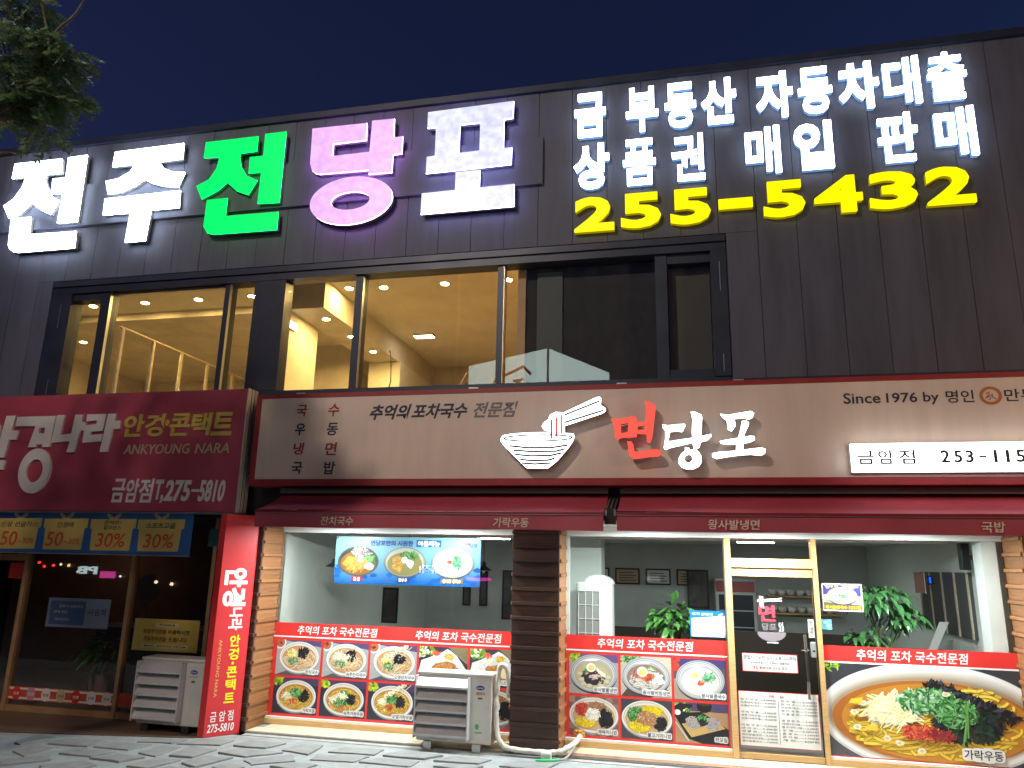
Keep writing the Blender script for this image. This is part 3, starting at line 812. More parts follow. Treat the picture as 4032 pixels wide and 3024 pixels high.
text('lettering', 'by', ns, MT['dark_text'], 2.68, 2.84, 3.955, 4.10, P, .014)
text('lettering', '명인', ns, MT['dark_text'], 2.91, 3.19, 3.97, 4.11, P, .012)
text('lettering', '만두', ns, MT['dark_text'], 3.49, 3.80, 3.97, 4.11, P, .012)
orange = mat('orange_seal_print', (.52, .15, .04), .5)
mb = MB()
for k in range(36):
    a0, a1 = 2 * PI * k / 36, 2 * PI * (k + 1) / 36
    mb.face([P(3.355 + r * 1.08 * math.cos(a), 4.04 + r * math.sin(a), .003) for r, a in ((.072, a0), (.103, a0), (.103, a1), (.072, a1))])
ribbon(mb, [(3.31, 4.06), (3.35, 4.085), (3.34, 4.05), (3.30, 4.01)], .012, P, .0035)
ribbon(mb, [(3.32, 4.02), (3.36, 4.04), (3.35, 4.00), (3.33, 4.0)], .011, P, .004)
ribbon(mb, [(3.37, 4.06), (3.375, 4.02), (3.41, 4.0)], .012, P, .0045)
mb.build('seal_emblem', orange, ns)

NW = emit('sign_letter_white', (.86, .95, 1.0), 7.0)
NR = emit('sign_letter_red', (1.0, .10, .07), 1.05)
EDGE[NW] = emit('sign_white_edge', (.9, .97, 1.0), 3.5)
EDGE[NR] = emit('sign_red_edge', (1.0, .06, .05), 2.5)
def sign_letter(loops_list, m, label):
    return channel_letter('channel_letter', loops_list, m, label, Yback=-.83, Yface=-.90, lip=.02, group='glowing letters of the noodle sign')
sign_letter(LOGO['myeon'], NR, 'red glowing brush letter right of the bowl emblem')
sign_letter(LOGO['dang'], NW, 'white glowing brush letter between the red one and the last')
sign_letter(LOGO['po'], NW, 'last white glowing brush letter of the noodle shop name')
bw = channel_letter('bowl_emblem', LOGO['bowl'], NW, 'white glowing emblem of a noodle bowl with chopsticks', -.83, -.90, .02, None, 'emblem')
pb = facade(-.9)
mb = MB()
for p in BOWL_RED:
    ribbon(mb, p, .028, pb, .003)
mb.build('red_noodle', emit('bowl_red', (1, .05, .03), .75), bw)
mb = MB()
for p in BOWL_STICK:
    ribbon(mb, p, .026, pb, .003)
mb.build('chopstick_line', mat('grey_line', (.3, .36, .3), .5), bw)
mb = MB()
c, rr, rb = BOWL_RIM
ring = ellipse(c[0], c[1], rr[0] - c[0], c[1] - rb[1], 48)
ribbon(mb, ring + ring[:1], .02, pb, .003)
mb.build('bowl_line', MT['faded_text'], bw)
for p in BOWL_STRIPES:
    q = []
    for i in range(len(p) - 1):
        for k in range(4):
            t = k / 4
            q.append((p[i][0] + (p[i + 1][0] - p[i][0]) * t, p[i][1] + (p[i + 1][1] - p[i][1]) * t))
    mb = MB()
    ribbon(mb, q + [p[-1]], .026, pb, .003)
    mb.build('bowl_line', MT['faded_text'], bw)
for t in [o for o in bpy.data.objects if o.get('group') == 'glowing letters of the noodle sign'] + [bw]:
    for x, z in ((t.location.x, t.location.z + .12),):
        MB().tube([(x, -.7525, z), (x, -.831, z)], .012, 8).build('stand_off', MT['alu'], t)

lb = thing('light_box', (2.9, -.75, 3.19), 'white glowing strip light box with the branch phone number', 'light box')
MB().bevbox(1.85, 4.1, -.845, -.7525, 3.19, 3.51, .012).build('box_shell', MT['white_paint'], lb)
MB().bevbox(1.854, 4.096, -.905, -.846, 3.194, 3.506, .006).build('lit_face', emit('light_box_face', (.95, 1.0, 1.0), 5.0), lb)
P = facade(-.905)
grey = mat('dark_grey_print', (.06, .07, .07), .5)
for ch, a, b in (('금', 1.91, 2.08), ('암', 2.12, 2.28), ('점', 2.33, 2.49)):
    text('lettering', ch, lb, grey, a, b, 3.275, 3.43, P, .016)
for ch, a, b, z0, z1 in (('2', 2.74, 2.83, 3.285, 3.425), ('5', 2.87, 2.95, 3.285, 3.42), ('3', 2.98, 3.06, 3.285, 3.42), ('-', 3.11, 3.18, 3.34, 3.362), ('1', 3.25, 3.285, 3.285, 3.42), ('1', 3.365, 3.40, 3.285, 3.42), ('5', 3.46, 3.55, 3.285, 3.42), ('9', 3.62, 3.71, 3.285, 3.42)):
    text('lettering', ch, lb, grey, a, b, z0, z1, P, .03 if ch not in '-1' else .0)

# ------------------------------------------------------------------ awnings
def awning(x0, x1, label, texts, ph):
    t = thing('awning', ((x0 + x1) / 2, -.46, 2.5), label, 'awning', 'red shop awnings')
    nx, ny = 60, 10
    mb = MB()
    def pt(i, j, th=0):
        u, v = i / nx, j / ny
        X = x0 + (x1 - x0) * u
        Y = -.47 - .675 * v
        Z = 3.0 - .272 * v - .03 * math.sin(PI * v) + .006 * math.sin(u * 9 + ph) * v + .004 * math.sin(u * 23 + ph * 2) * math.sin(PI * v) - .008 * v * (x1 - x0) * (u - .5) * .3
        return (X, Y, Z - th)
    for i in range(nx):
        for j in range(ny):
            mb.face([pt(i, j), pt(i, j + 1), pt(i + 1, j + 1), pt(i + 1, j)])
            mb.face([pt(i, j, .006), pt(i + 1, j, .006), pt(i + 1, j + 1, .006), pt(i, j + 1, .006)])
    for e in (0, nx):
        for j in range(ny):
            a, b = pt(e, j), pt(e, j + 1)
            mb.face([a, b, (b[0], b[1], b[2] - .006), (a[0], a[1], a[2] - .006)])
    me = mb.mesh('canopy', MT['awning'], True)
    link('canopy', me, t)
    MB().bevbox(x0 - .01, x1 + .01, -1.175, -1.135, 2.685, 2.727, .008).build('front_bar', mat('red_front_bar', (.26, .02, .035), .35), t)
    MB().box(x0, x1, -1.1785, -1.1755, 2.688, 2.695).build('bar_trim', MT['alu'], t)
    mb = MB()
    n = 80
    for i in range(n):
        a, b = i / n, (i + 1) / n
        row = []
        for u in (a, b):
            X = x0 + (x1 - x0) * u
            row.append(((X, -1.162 + .001 * math.sin(u * 30), 2.686), (X, -1.162 + .008 * math.sin(u * 31 + ph), 2.518 + .004 * math.sin(u * 17 + ph))))
        mb.face([row[0][1], row[1][1], row[1][0], row[0][0]])
        mb.face([(p[0], p[1] + .004, p[2]) for p in (row[0][0], row[1][0], row[1][1], row[0][1])])
    link('valance', mb.mesh('valance', MT['awning'], True), t)
    for body, a, b in texts:
        text('lettering', body, t, MT['awn_text'], a, b, 2.545, 2.652, facade(-1.174), .016, .1)
    for x in (x0 + .25, x1 - .25):
        MB().tube([(x, -.46, 2.88), (x + (.25 if x < (x0 + x1) / 2 else -.25), -.78, 2.80), (x, -1.15, 2.69)], .018, 8).build('folding_arm', MT['alu'], t)
    MB().box(x0, x1, -.62, -.445, 2.985, 3.055).build('roller_case', mat('grey_roller_case', (.16, .155, .15), .5), t)
    return t
aw = awning(-5.19, -.85, 'red awning over the left window of the noodle shop', [('잔치국수', -4.29, -3.86), ('가락우동', -2.12, -1.70)], .3)
aw2 = awning(-.70, 6.0, 'red awning over the noodle shop door and right window', [('왕사발냉면', .285, .82), ('국밥', 2.955, 3.17)], 2.1)
g = thing('awning_bracket', (-.785, -.46, 2.55), 'black and aluminium bracket in the gap between the two awnings', 'bracket')
MB().box(-.85, -.725, -1.02, -.95, 2.60, 2.78).build('bracket_plate', MT['black'], g)
for k in range(5):
    MB().box(-.85, -.722, -1.028, -1.021, 2.605 + k * .026, 2.621 + k * .026).build('rib', MT['ac_dark'], g)
for x in (-.842, -.742):
    MB().box(x, x + .02, -1.05, -1.021, 2.69, 2.76).build('clip', MT['alu'], g)
for x in (-.83, -.785, -.74):
    MB().tube([(x, -.47, 2.95), (x, -.98, 2.77)], .012, 8).build('stay_rod', MT['alu'], g)

# ------------------------------------------------------------------ white soffit and its lights
MB().box(-5.46, 6.0, -.72, -.0, 2.62, 2.655).build('soffit', MT['white_paint'], bld)
LEDC = emit('cool_soffit_lens', (.90, 1.0, .98), SOFFIT)
for k, x in enumerate((-4.45, -2.94, -.38, .95, 2.45)):
    t = thing('soffit_light', (x, -.62, 2.62), ['bright LED fitting under the left end of the left awning', 'bright LED fitting under the left awning beside the central pillar', 'bright LED fitting right of the central pillar under the soffit', 'bright LED fitting above the glass door', 'bright LED fitting above the right window with the house plant'][k], 'ceiling light', 'LED lights under the awnings')
    MB().bevbox(x - .14, x + .14, -.69, -.55, 2.572, 2.621, .008).build('housing', MT['white_paint'], t)
    MB().face([(x - .125, -.675, 2.5705), (x - .125, -.565, 2.5705), (x + .125, -.565, 2.5705), (x + .125, -.675, 2.5705)]).build('lens', LEDC, t)

# ------------------------------------------------------------------ plank-clad pillars
def pillar(x0, x1, label, front):
    t = thing('plank_pillar', ((x0 + x1) / 2, -.25, 0), label, 'pillar', 'plank pillars of the noodle shop')
    MB().box(x0 + .03, x1 - .03, -.47, .12, .0, 2.62).build('pillar_core', MT['shadow_wall'], t)
    # every course: a front board, a board on either side, and projecting strips over them
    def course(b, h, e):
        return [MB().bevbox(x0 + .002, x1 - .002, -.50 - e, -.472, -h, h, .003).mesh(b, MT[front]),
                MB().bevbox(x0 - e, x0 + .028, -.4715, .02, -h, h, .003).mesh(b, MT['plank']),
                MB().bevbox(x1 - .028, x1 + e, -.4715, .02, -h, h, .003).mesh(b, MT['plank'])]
    pb_ = course('plank', .064, 0)
    ps_ = course('edge_strip', .0195, .02)
    for k in range(16):
        zt = 2.54 - .1687 * k
        if zt - .17 > -.02:
            for m_ in ps_:
                link('edge_strip', m_, t, (0, rng.uniform(-.004, 0), zt - .02))
            zc = zt - .0405 - .0635
            if zc - .064 > .0:
                for m_ in pb_:
                    link('plank', m_, t, (0, rng.uniform(-.003, 0), zc))
    for m_ in course('plank', .035, 0):
        link('plank', m_, t, (0, 0, 2.577))
    return t
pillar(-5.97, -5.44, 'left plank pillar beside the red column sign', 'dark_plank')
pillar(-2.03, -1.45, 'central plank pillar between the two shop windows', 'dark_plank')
pillar(3.56, 4.4, 'right plank pillar at the edge of the big noodle poster', 'plank')

# ------------------------------------------------------------------ noodle shop front
sf = thing('noodle_storefront', (-1, 0, 0), 'glazed noodle shop front in yellow oak frames', 'shop front')
MB().box(-5.44, 3.56, -.02, .12, 2.50, 2.618).build('head_frame', MT['white_paint'], sf)
for x0, x1 in ((-5.438, -2.0), (-1.448, .498), (1.552, 3.558)):
    MB().bevbox(x0, x1, -.06, .10, .028, .098, .004).build('base_rail', MT['oak'], sf)
    MB().box(x0, x1, -.045, .08, .0985, .122).build('base_trim', MT['white_paint'], sf)
    MB().box(x0 + .001, x1 - .001, .0, .010, .123, 2.499).build('window_pane', MT['glass'], sf)
for x0, x1 in ((.499, .571), (1.499, 1.551)):
    MB().bevbox(x0, x1, -.065, .12, .028, 2.499, .004).build('door_jamb', MT['oak'], sf)
MB().bevbox(.5715, 1.4985, -.06, .11, 2.155, 2.262, .004).build('transom_rail', MT['oak'], sf)
MB().box(.573, 1.497, .02, .03, 2.263, 2.499).build('transom_pane', MT['glass'], sf)
MB().box(-5.436, -5.40, .012, .05, .123, 2.499).build('glass_edge', MT['alu'], sf)
MB().box(-1.446, -1.40, .012, .06, .123, 2.499).build('glass_edge', MT['white_paint'], sf)
MB().box(.485, .4985, -.012, .03, .123, 2.499).build('glass_edge', MT['alu'], sf)

door = thing('glass_door', (1.035, 0, .03), 'glass entrance door with oak rails, menu and steel handle', 'door')
MB().bevbox(.575, 1.495, -.03, .05, 2.052, 2.148, .004).build('door_rail', MT['oak'], door)
MB().bevbox(.575, 1.495, -.03, .05, .034, .098, .004).build('door_rail', MT['oak'], door)
MB().box(.578, 1.492, .0, .010, .099, 2.051).build('door_pane', MT['glass'], door)
MB().box(.575, .583, -.012, .02, .099, 2.051).build('door_stile', MT['black'], door)
MB().box(1.487, 1.495, -.012, .02, .099, 2.051).build('door_stile', MT['black'], door)
MB().tube([(1.36, -.075, .71), (1.365, -.075, .90)], .016, 10).build('handle_bar', MT['steel'], door)
MB().tube([(1.365, -.075, .90), (1.36, -.075, 1.22)], .014, 10).build('handle_grip', MT['black'], door)
MB().tube([(1.36, -.075, 1.22), (1.355, -.075, 1.41)], .016, 10).build('handle_bar', MT['steel'], door)
for z in (.80, 1.23):
    MB().tube([(1.36, -.075, z), (1.36, .0, z)], .010, 8).build('handle_post', MT['steel'], door)
MB().tube([(1.31, -.05, 1.235), (1.40, -.05, 1.24)], .008, 8).build('lock_bolt', MT['steel'], door)
MB().bevbox(1.42, 1.482, -.045, .0, 1.16, 1.33, .012).build('lock_case', mat('silver_lock', (.5, .5, .5), .35, .5), door)
MB().disc((1.451, -.0455, 1.23), .013, 16, 'y').build('key_hole', MT['black'], door)

# ------------------------------------------------------------------ printed food pictures
def clip_poly(p, x0, x1, z0, z1):
    for ax, lim, keep in ((0, x0, 1), (0, x1, -1), (1, z0, 1), (1, z1, -1)):
        out = []
        for i in range(len(p)):
            a, b = p[i - 1], p[i]
            ia, ib = (a[ax] - lim) * keep >= 0, (b[ax] - lim) * keep >= 0
            if ia != ib:
                t = (lim - a[ax]) / (b[ax] - a[ax])
                out.append((a[0] + (b[0] - a[0]) * t, a[1] + (b[1] - a[1]) * t))
            if ib:
                out.append(b)
        p = out
        if len(p) < 3:
            return None
    return p

class Print:
    """one flat printed picture: coloured shapes laid over each other like ink on the sheet"""
    def __init__(s, x0, x1, z0, z1, place, seed):
        s.r = (x0, x1, z0, z1); s.pl = place; s.mb = MB(); s.d = .0012; s.rg = random.Random(seed)
        s.w, s.h = x1 - x0, z1 - z0
    def P(s, u, v):
        return (s.r[0] + u * s.w, s.r[2] + v * s.h)
    def shape(s, pts, col, raw=False, step=True):
        p = clip_poly(pts if raw else [s.P(*q) for q in pts], *s.r)
        if p:
            if step:
                s.d += .000008
            s.mb.face([s.pl(x, z, s.d) for x, z in p], col)
    def jit(s, c, k=.18):
        f = 1 + s.rg.uniform(-k, k)
        return tuple(max(0, min(1, v * f)) for v in c)
    def bg(s, c):
        s.shape([(0, 0), (1, 0), (1, 1), (0, 1)], c)
    def ell(s, cx, cy, rx, ry, c, n=44, rot=0):
        q = []
        for i in range(n):
            a = 2 * PI * i / n
            x, y = rx * math.cos(a), ry * math.sin(a)
            q.append((cx + x * math.cos(rot) - y * math.sin(rot), cy + x * math.sin(rot) + y * math.cos(rot)))
        s.shape(q, c)
    def grad_ell(s, cx, cy, rx, ry, c0, c1, n=8, sx=0, sy=0):
        for i in range(n):
            t = i / (n - 1)
            s.ell(cx + sx * t, cy + sy * t, rx * (1 - .5 * t), ry * (1 - .5 * t), tuple(a + (b - a) * t for a, b in zip(c0, c1)))
    def blob(s, cx, cy, rx, ry, c, n=9):
        q = []
        for i in range(n):
            a = 2 * PI * i / n
            k = s.rg.uniform(.72, 1.15)
            q.append((cx + rx * k * math.cos(a), cy + ry * k * math.sin(a)))
        s.shape(q, c)
    def noodles(s, cx, cy, rx, ry, n, c, w, col_k=.2, rmin=.15, rmax=.75):
        for _ in range(n):
            a = s.rg.uniform(0, 2 * PI); q = math.sqrt(s.rg.random()) * .8
            ox, oy = cx + rx * q * math.cos(a), cy + ry * q * math.sin(a)
            r = s.rg.uniform(rmin, rmax); b = s.rg.uniform(0, 2 * PI); sp = s.rg.uniform(.7, 2.2)
            path = []
            for k in range(9):
                t = b + sp * k / 8
                x, y = ox + r * rx * math.cos(t), oy + r * ry * math.sin(t)
                if ((x - cx) / rx) ** 2 + ((y - cy) / ry) ** 2 < .97:
                    path.append(s.P(x, y))
                elif len(path) > 1:
                    break
                else:
                    path = []
            if len(path) > 2:
                for cc, ww in ((tuple(v * .45 for v in c), w * 1.7), (s.jit(c, col_k), w)):
                    L, Rr = stroke(path, ww * s.w)
                    s.d += .000008
                    for i in range(len(path) - 1):
                        s.shape([Rr[i], Rr[i + 1], L[i + 1], L[i]], cc, True, False)
    def scatter(s, cx, cy, rx, ry, n, cols, size, el=1.6):
        for _ in range(n):
            a = s.rg.uniform(0, 2 * PI); q = math.sqrt(s.rg.random())
            x, y = cx + rx * q * math.cos(a), cy + ry * q * math.sin(a)
            L = size * s.rg.uniform(.6, 1.4); b = s.rg.uniform(0, PI)
            dx, dy = math.cos(b) * L * el, math.sin(b) * L * el * s.w / s.h
            nx, ny = -math.sin(b) * L * .5, math.cos(b) * L * .5 * s.w / s.h
            s.shape([(x - dx, y - dy), (x - dx * .3 + nx, y - dy * .3 + ny), (x + dx * .5 + nx * .7, y + dy * .5 + ny * .7), (x + dx, y + dy), (x + dx * .2 - nx, y + dy * .2 - ny)], s.jit(s.rg.choice(cols), .25))
    def strips(s, cx, cy, rx, ry, n, cols, L, w, ang=None, spread=.6):
        for _ in range(n):
            a = s.rg.uniform(0, 2 * PI); q = math.sqrt(s.rg.random())
            x, y = cx + rx * q * math.cos(a), cy + ry * q * math.sin(a)
            b = (ang if ang is not None else s.rg.uniform(0, PI)) + s.rg.uniform(-spread, spread)
            l2 = L * s.rg.uniform(.5, 1.2)
            pa = [s.P(x + l2 * k * math.cos(b), y + l2 * k * math.sin(b) * s.w / s.h + .02 * l2 * (1 - k * k)) for k in (-1, 0, 1)]
            Lh, Rh = stroke(pa, w * s.w)
            c = s.jit(s.rg.choice(cols), .2)
            s.d += .000008
            for i in range(2):
                s.shape([Rh[i], Rh[i + 1], Lh[i + 1], Lh[i]], c, True, False)
    def build(s, parent, name='dish_print'):
        return s.mb.build(name, MT['print'], parent)

G1 = [(.06, .22, .05), (.10, .32, .08), (.22, .46, .18), (.03, .12, .03)]
BLK = [(.012, .012, .016), (.03, .03, .04), (.02, .015, .012)]
YEL = [(.86, .70, .22), (.90, .80, .42), (.80, .60, .14)]
PALE = [(.86, .82, .62), (.92, .9, .75), (.8, .7, .45)]
RED = [(.55, .05, .03), (.66, .10, .05), (.4, .03, .02)]
TAN = [(.72, .45, .22), (.60, .34, .14), (.82, .62, .38)]

def white_bowl(p, cx, cy, rx, ry, broth, tilt=0):
    p.ell(cx, cy - .03, rx * 1.01, ry * 1.03, (.30, .30, .33))
    p.ell(cx, cy, rx, ry, (.80, .79, .77), 52)
    p.ell(cx, cy + .012, rx * .94, ry * .93, (.58, .55, .50), 52)
    p.ell(cx, cy - .005, rx * .9, ry * .86, (.70, .66, .60), 52)
    p.ell(cx, cy - .025, rx * .86, ry * .80, broth, 52)
    p.ell(cx, cy - .035, rx * .8, ry * .72, tuple(min(1, v * 1.15) for v in broth), 52)

def steel_bowl(p, cx, cy, rx, ry, broth):
    p.ell(cx, cy - .04, rx, ry * 1.02, (.05, .05, .06))
    for k, c in enumerate(((.45, .46, .48), (.25, .25, .27), (.55, .56, .58), (.33, .34, .36), (.62, .63, .64), (.4, .4, .42))):
        p.ell(cx, cy - .006 * k, rx * (1 - .035 * k), ry * (1 - .035 * k), c, 52)
    p.shape([(cx - rx * .55, cy + ry * .62), (cx - rx * .1, cy + ry * .80), (cx + rx * .3, cy + ry * .76), (cx + rx * .1, cy + ry * .66)], (.78, .79, .8))
    p.ell(cx, cy - .05, rx * .78, ry * .72, broth, 52)
    p.ell(cx - .02, cy - .06, rx * .7, ry * .62, tuple(min(1, v * 1.12) for v in broth), 52)

def egg(p, x, y, r, k=1.2):
    p.ell(x, y, r, r * k, (.86, .85, .80), 24)
    p.ell(x + .005, y - .01, r * .62, r * k * .6, (.82, .60, .10), 20)
    p.ell(x + .01, y, r * .35, r * k * .35, (.88, .70, .22), 16)

def flowers(p):
    for _ in range(26):
        p.blob(p.rg.uniform(.0, .2), p.rg.uniform(.80, 1.0), .035, .05, p.jit(p.rg.choice([(.35, .45, .02), (.12, .3, .03), (.5, .55, .05)]), .3))

def clear_noodles(p, extra):
    p.bg((.37, .36, .37))
    for k in range(40):
        a = k / 40
        p.shape([(0, a), (1, a + .12), (1, a + .132), (0, a + .012)], p.jit((.42, .41, .42), .1))
    p.shape([(.1, 1), (1, .82), (1, 1)], (.10, .07, .16))
    p.shape([(0, 0), (1, 0), (1, .12), (.4, .2)], (.10, .09, .11))
    p.ell(.07, .92, .13, .18, (.78, .77, .76)); p.ell(.07, .92, .10, .14, (.45, .16, .08)); p.scatter(.06, .93, .06, .08, 14, RED + BLK, .02)
    white_bowl(p, .52, .52, .44, .44, (.50, .27, .12))
    p.noodles(.52, .48, .37, .34, 95, (.80, .70, .52), .010)
    p.scatter(.62, .63, .12, .13, 45, BLK, .035)
    p.scatter(.35, .60, .09, .08, 22, YEL if extra != 1 else PALE, .03, 2.2)
    p.scatter(.40, .40, .11, .10, 45, G1, .022, 1.1)
    p.strips(.65, .38, .12, .08, 16, TAN, .06, .022, .6)
    if extra == 1:
        p.strips(.52, .56, .10, .09, 45, PALE, .05, .010)
    if extra == 2:
        skewer(p)

def skewer(p):
    for dx in (0, .16):
        p.strips(.62 + dx, .82, .001, .001, 1, [(.78, .66, .45)], .26, .012, .75, .02)
    for k in range(5):
        p.blob(.40 + .09 * k, .66 + .075 * k, .065, .075, p.jit((.82, .74, .58), .1), 7)
        p.blob(.42 + .09 * k, .64 + .075 * k, .035, .03, p.jit((.50, .36, .2), .2), 6)

def udon(p, extra):
    p.bg((.035, .032, .05))
    p.shape([(0, .86), (1, .80), (1, 1), (0, 1)], (.07, .05, .12))
    flowers(p)
    white_bowl(p, .52, .50, .44, .44, (.42, .20, .045))
    p.noodles(.52, .46, .37, .34, 95, (.76, .52, .09), .014)
    p.scatter(.68, .50, .10, .13, 45, BLK, .04)
    p.strips(.33, .50, .10, .09, 42, PALE, .06, .012, .3)
    p.scatter(.50, .60, .12, .12, 60, G1, .030)
    p.scatter(.47, .36, .08, .06, 24, RED, .022)
    p.scatter(.3, .3, .2, .1, 7, [(.8, .72, .5)], .02, .9)
    if extra == 1:
        p.strips(.48, .58, .10, .09, 45, PALE, .05, .012)
        p.scatter(.45, .38, .14, .10, 40, G1, .028)
    if extra == 2:
        skewer(p)

def cutlet(p, extra):
    p.bg((.045, .04, .06))
    p.shape([(.6, 1), (1, .55), (1, 1)], (.28, .23, .13))
    for k in range(14):
        p.shape([(.6 + .03 * k, 1), (.612 + .03 * k, 1), (1, .62 + .025 * k), (1, .60 + .025 * k)], (.16, .13, .07))
    for _ in range(40):
        p.blob(p.rg.uniform(0, .32), p.rg.uniform(.74, 1), .04, .05, p.jit(p.rg.choice([(.10, .28, .03), (.3, .45, .05), (.75, .8, .6)]), .3))
    p.shape([(.0, .30), (.05, .62), (.40, .80), (.58, .95), (.66, .90), (.78, .78), (.98, .40), (.93, .18), (.6, .08), (.2, .10)], (.76, .76, .80))
    p.shape([(.05, .32), (.1, .58), (.42, .75), (.58, .88), (.76, .74), (.92, .40), (.88, .22), (.6, .14), (.2, .15)], (.66, .66, .71))
    p.ell(.19, .45, .13, .17, (.82, .82, .80)); p.scatter(.18, .48, .10, .12, 60, [(.9, .9, .88), (.7, .7, .68)], .014)
    p.strips(.38, .68, .10, .13, 60, [(.86, .85, .8), (.75, .8, .62)], .05, .012); p.strips(.36, .83, .07, .06, 20, [(.7, .12, .06)], .05, .016)
    p.scatter(.62, .74, .09, .09, 60, [(.80, .55, .05), (.68, .40, .03)], .02, .9)
    p.blob(.57, .38, .30, .24, (.40, .15, .04), 16); p.blob(.57, .40, .27, .20, (.50, .20, .05), 16)
    p.scatter(.57, .40, .24, .17, 130, [(.55, .24, .07), (.38, .13, .03), (.62, .32, .12)], .02)
    if extra:
        p.blob(.72, .36, .10, .16, (.80, .66, .40), 9)

def cold(p):
    p.bg((.30, .29, .28))
    for k in range(46):
        p.shape([(0, k / 30 - .4), (1, k / 30), (1, k / 30 + .014), (0, k / 30 - .386)], p.jit((.42, .41, .38), .12))
    p.shape([(0, .86), (1, .80), (1, 1), (0, 1)], (.13, .08, .22)); flowers(p)
    steel_bowl(p, .5, .52, .48, .47, (.46, .40, .24))
    p.noodles(.5, .42, .26, .24, 50, (.06, .05, .05), .014)
    p.blob(.47, .38, .16, .16, (.035, .03, .035), 12)
    for x, y in ((.26, .36), (.3, .25), (.42, .2), (.66, .22), (.76, .33), (.8, .44), (.22, .5)):
        p.blob(x, y, .06, .05, p.jit((.62, .58, .46), .1), 7)
    p.strips(.52, .42, .08, .05, 12, [(.62, .42, .42), (.75, .6, .58)], .06, .03, .2); p.strips(.42, .58, .12, .04, 20, G1, .05, .012, .3)
    egg(p, .45, .66, .095); p.shape([(.56, .68), (.74, .52), (.76, .44), (.68, .44), (.56, .58)], (.80, .78, .66))

def bibim(p):
    p.bg((.48, .42, .33))
    for k in range(46):
        p.shape([(0, k / 30 - .4), (1, k / 30), (1, k / 30 + .014), (0, k / 30 - .386)], p.jit((.60, .54, .43), .12))
    p.scatter(.08, .92, .12, .1, 30, G1, .03); p.scatter(.3, .98, .1, .05, 20, G1, .03)
    p.shape([(.0, .0), (.6, 0), (.95, .2), (.2, .3)], (.10, .06, .05))
    steel_bowl(p, .5, .52, .48, .46, (.26, .18, .13))
    p.noodles(.5, .42, .34, .27, 130, (.78, .76, .72), .012)
    p.scatter(.72, .46, .14, .16, 40, [(.80, .80, .78), (.66, .70, .72)], .05, 1.0)
    p.blob(.52, .50, .17, .09, (.62, .14, .06), 12); p.scatter(.52, .49, .16, .08, 40, [(.72, .2, .08), (.5, .08, .04)], .03)
    p.scatter(.30, .56, .08, .08, 24, [(.35, .08, .08), (.5, .2, .15)], .03); p.strips(.56, .68, .12, .06, 26, G1 + PALE, .05, .014, .2)
    egg(p, .43, .62, .105)

def kong(p):
    p.bg((.09, .08, .10))
    p.shape([(0, 0), (.45, 0), (.1, .5), (0, .5)], (.36, .28, .22)); p.shape([(0, .82), (1, .78), (1, 1), (0, 1)], (.07, .05, .16))
    for _ in range(9):
        p.blob(p.rg.uniform(0, .14), p.rg.uniform(.7, 1), .04, .055, p.jit((.6, .06, .03), .2), 10)
    steel_bowl(p, .5, .50, .46, .47, (.74, .72, .62))
    p.strips(.33, .40, .07, .13, 46, [(.80, .74, .50), (.88, .84, .66)], .09, .012, 1.9, .4)
    p.scatter(.66, .56, .12, .13, 80, [(.04, .22, .09), (.12, .38, .18), (.3, .52, .34)], .024)
    p.blob(.51, .42, .08, .07, (.62, .10, .04), 10); p.ell(.53, .45, .035, .03, (.75, .3, .18))
    p.ell(.36, .63, .12, .12, (.88, .88, .84), 24); p.ell(.40, .60, .075, .075, (.84, .72, .22), 20)

def rice(p, kind):
    p.bg((.26, .15, .13) if kind == 0 else (.06, .055, .065))
    if kind == 0:
        for i in range(8):
            for j in range(6):
                p.shape([(i / 8, j / 6), (i / 8 + .12, j / 6), (i / 8 + .12, j / 6 + .16), (i / 8, j / 6 + .16)], p.jit((.30, .19, .16) if (i + j) % 2 else (.20, .10, .09), .15))
    white_bowl(p, .5, .53, .49, .45, (.5, .35, .2))
    q = [((.27, .66), RED, .15, .17), ((.55, .74), [(.36, .17, .09), (.45, .25, .14), (.28, .12, .06)], .2, .12), ((.74, .46), BLK, .15, .24), ((.34, .34), [(.80, .62, .02), (.72, .52, .01), (.88, .72, .08)], .2, .13), ((.48, .55), [(.85, .84, .78), (.75, .68, .5), (.9, .9, .86)], .15, .16)] if kind == 0 else \
        [((.28, .62), G1, .16, .2), ((.62, .74), [(.80, .58, .01), (.72, .5, .01), (.86, .68, .05)], .2, .12), ((.76, .42), BLK, .13, .18), ((.36, .32), [(.80, .60, .01), (.70, .5, .01), (.86, .7, .05)], .21, .14), ((.5, .52), [(.48, .24, .12), (.36, .15, .06), (.6, .36, .2)], .2, .18)]
    for (cx, cy_), cols, rx, ry in q:
        p.blob(cx, cy_, rx, ry, tuple(v * .7 for v in cols[0]), 14)
        p.scatter(cx, cy_, rx, ry, 150, cols, .022, 1.3)
    if kind == 0:
        p.strips(.48, .56, .1, .1, 12, [(.9, .89, .84)], .07, .014, .4, .3)

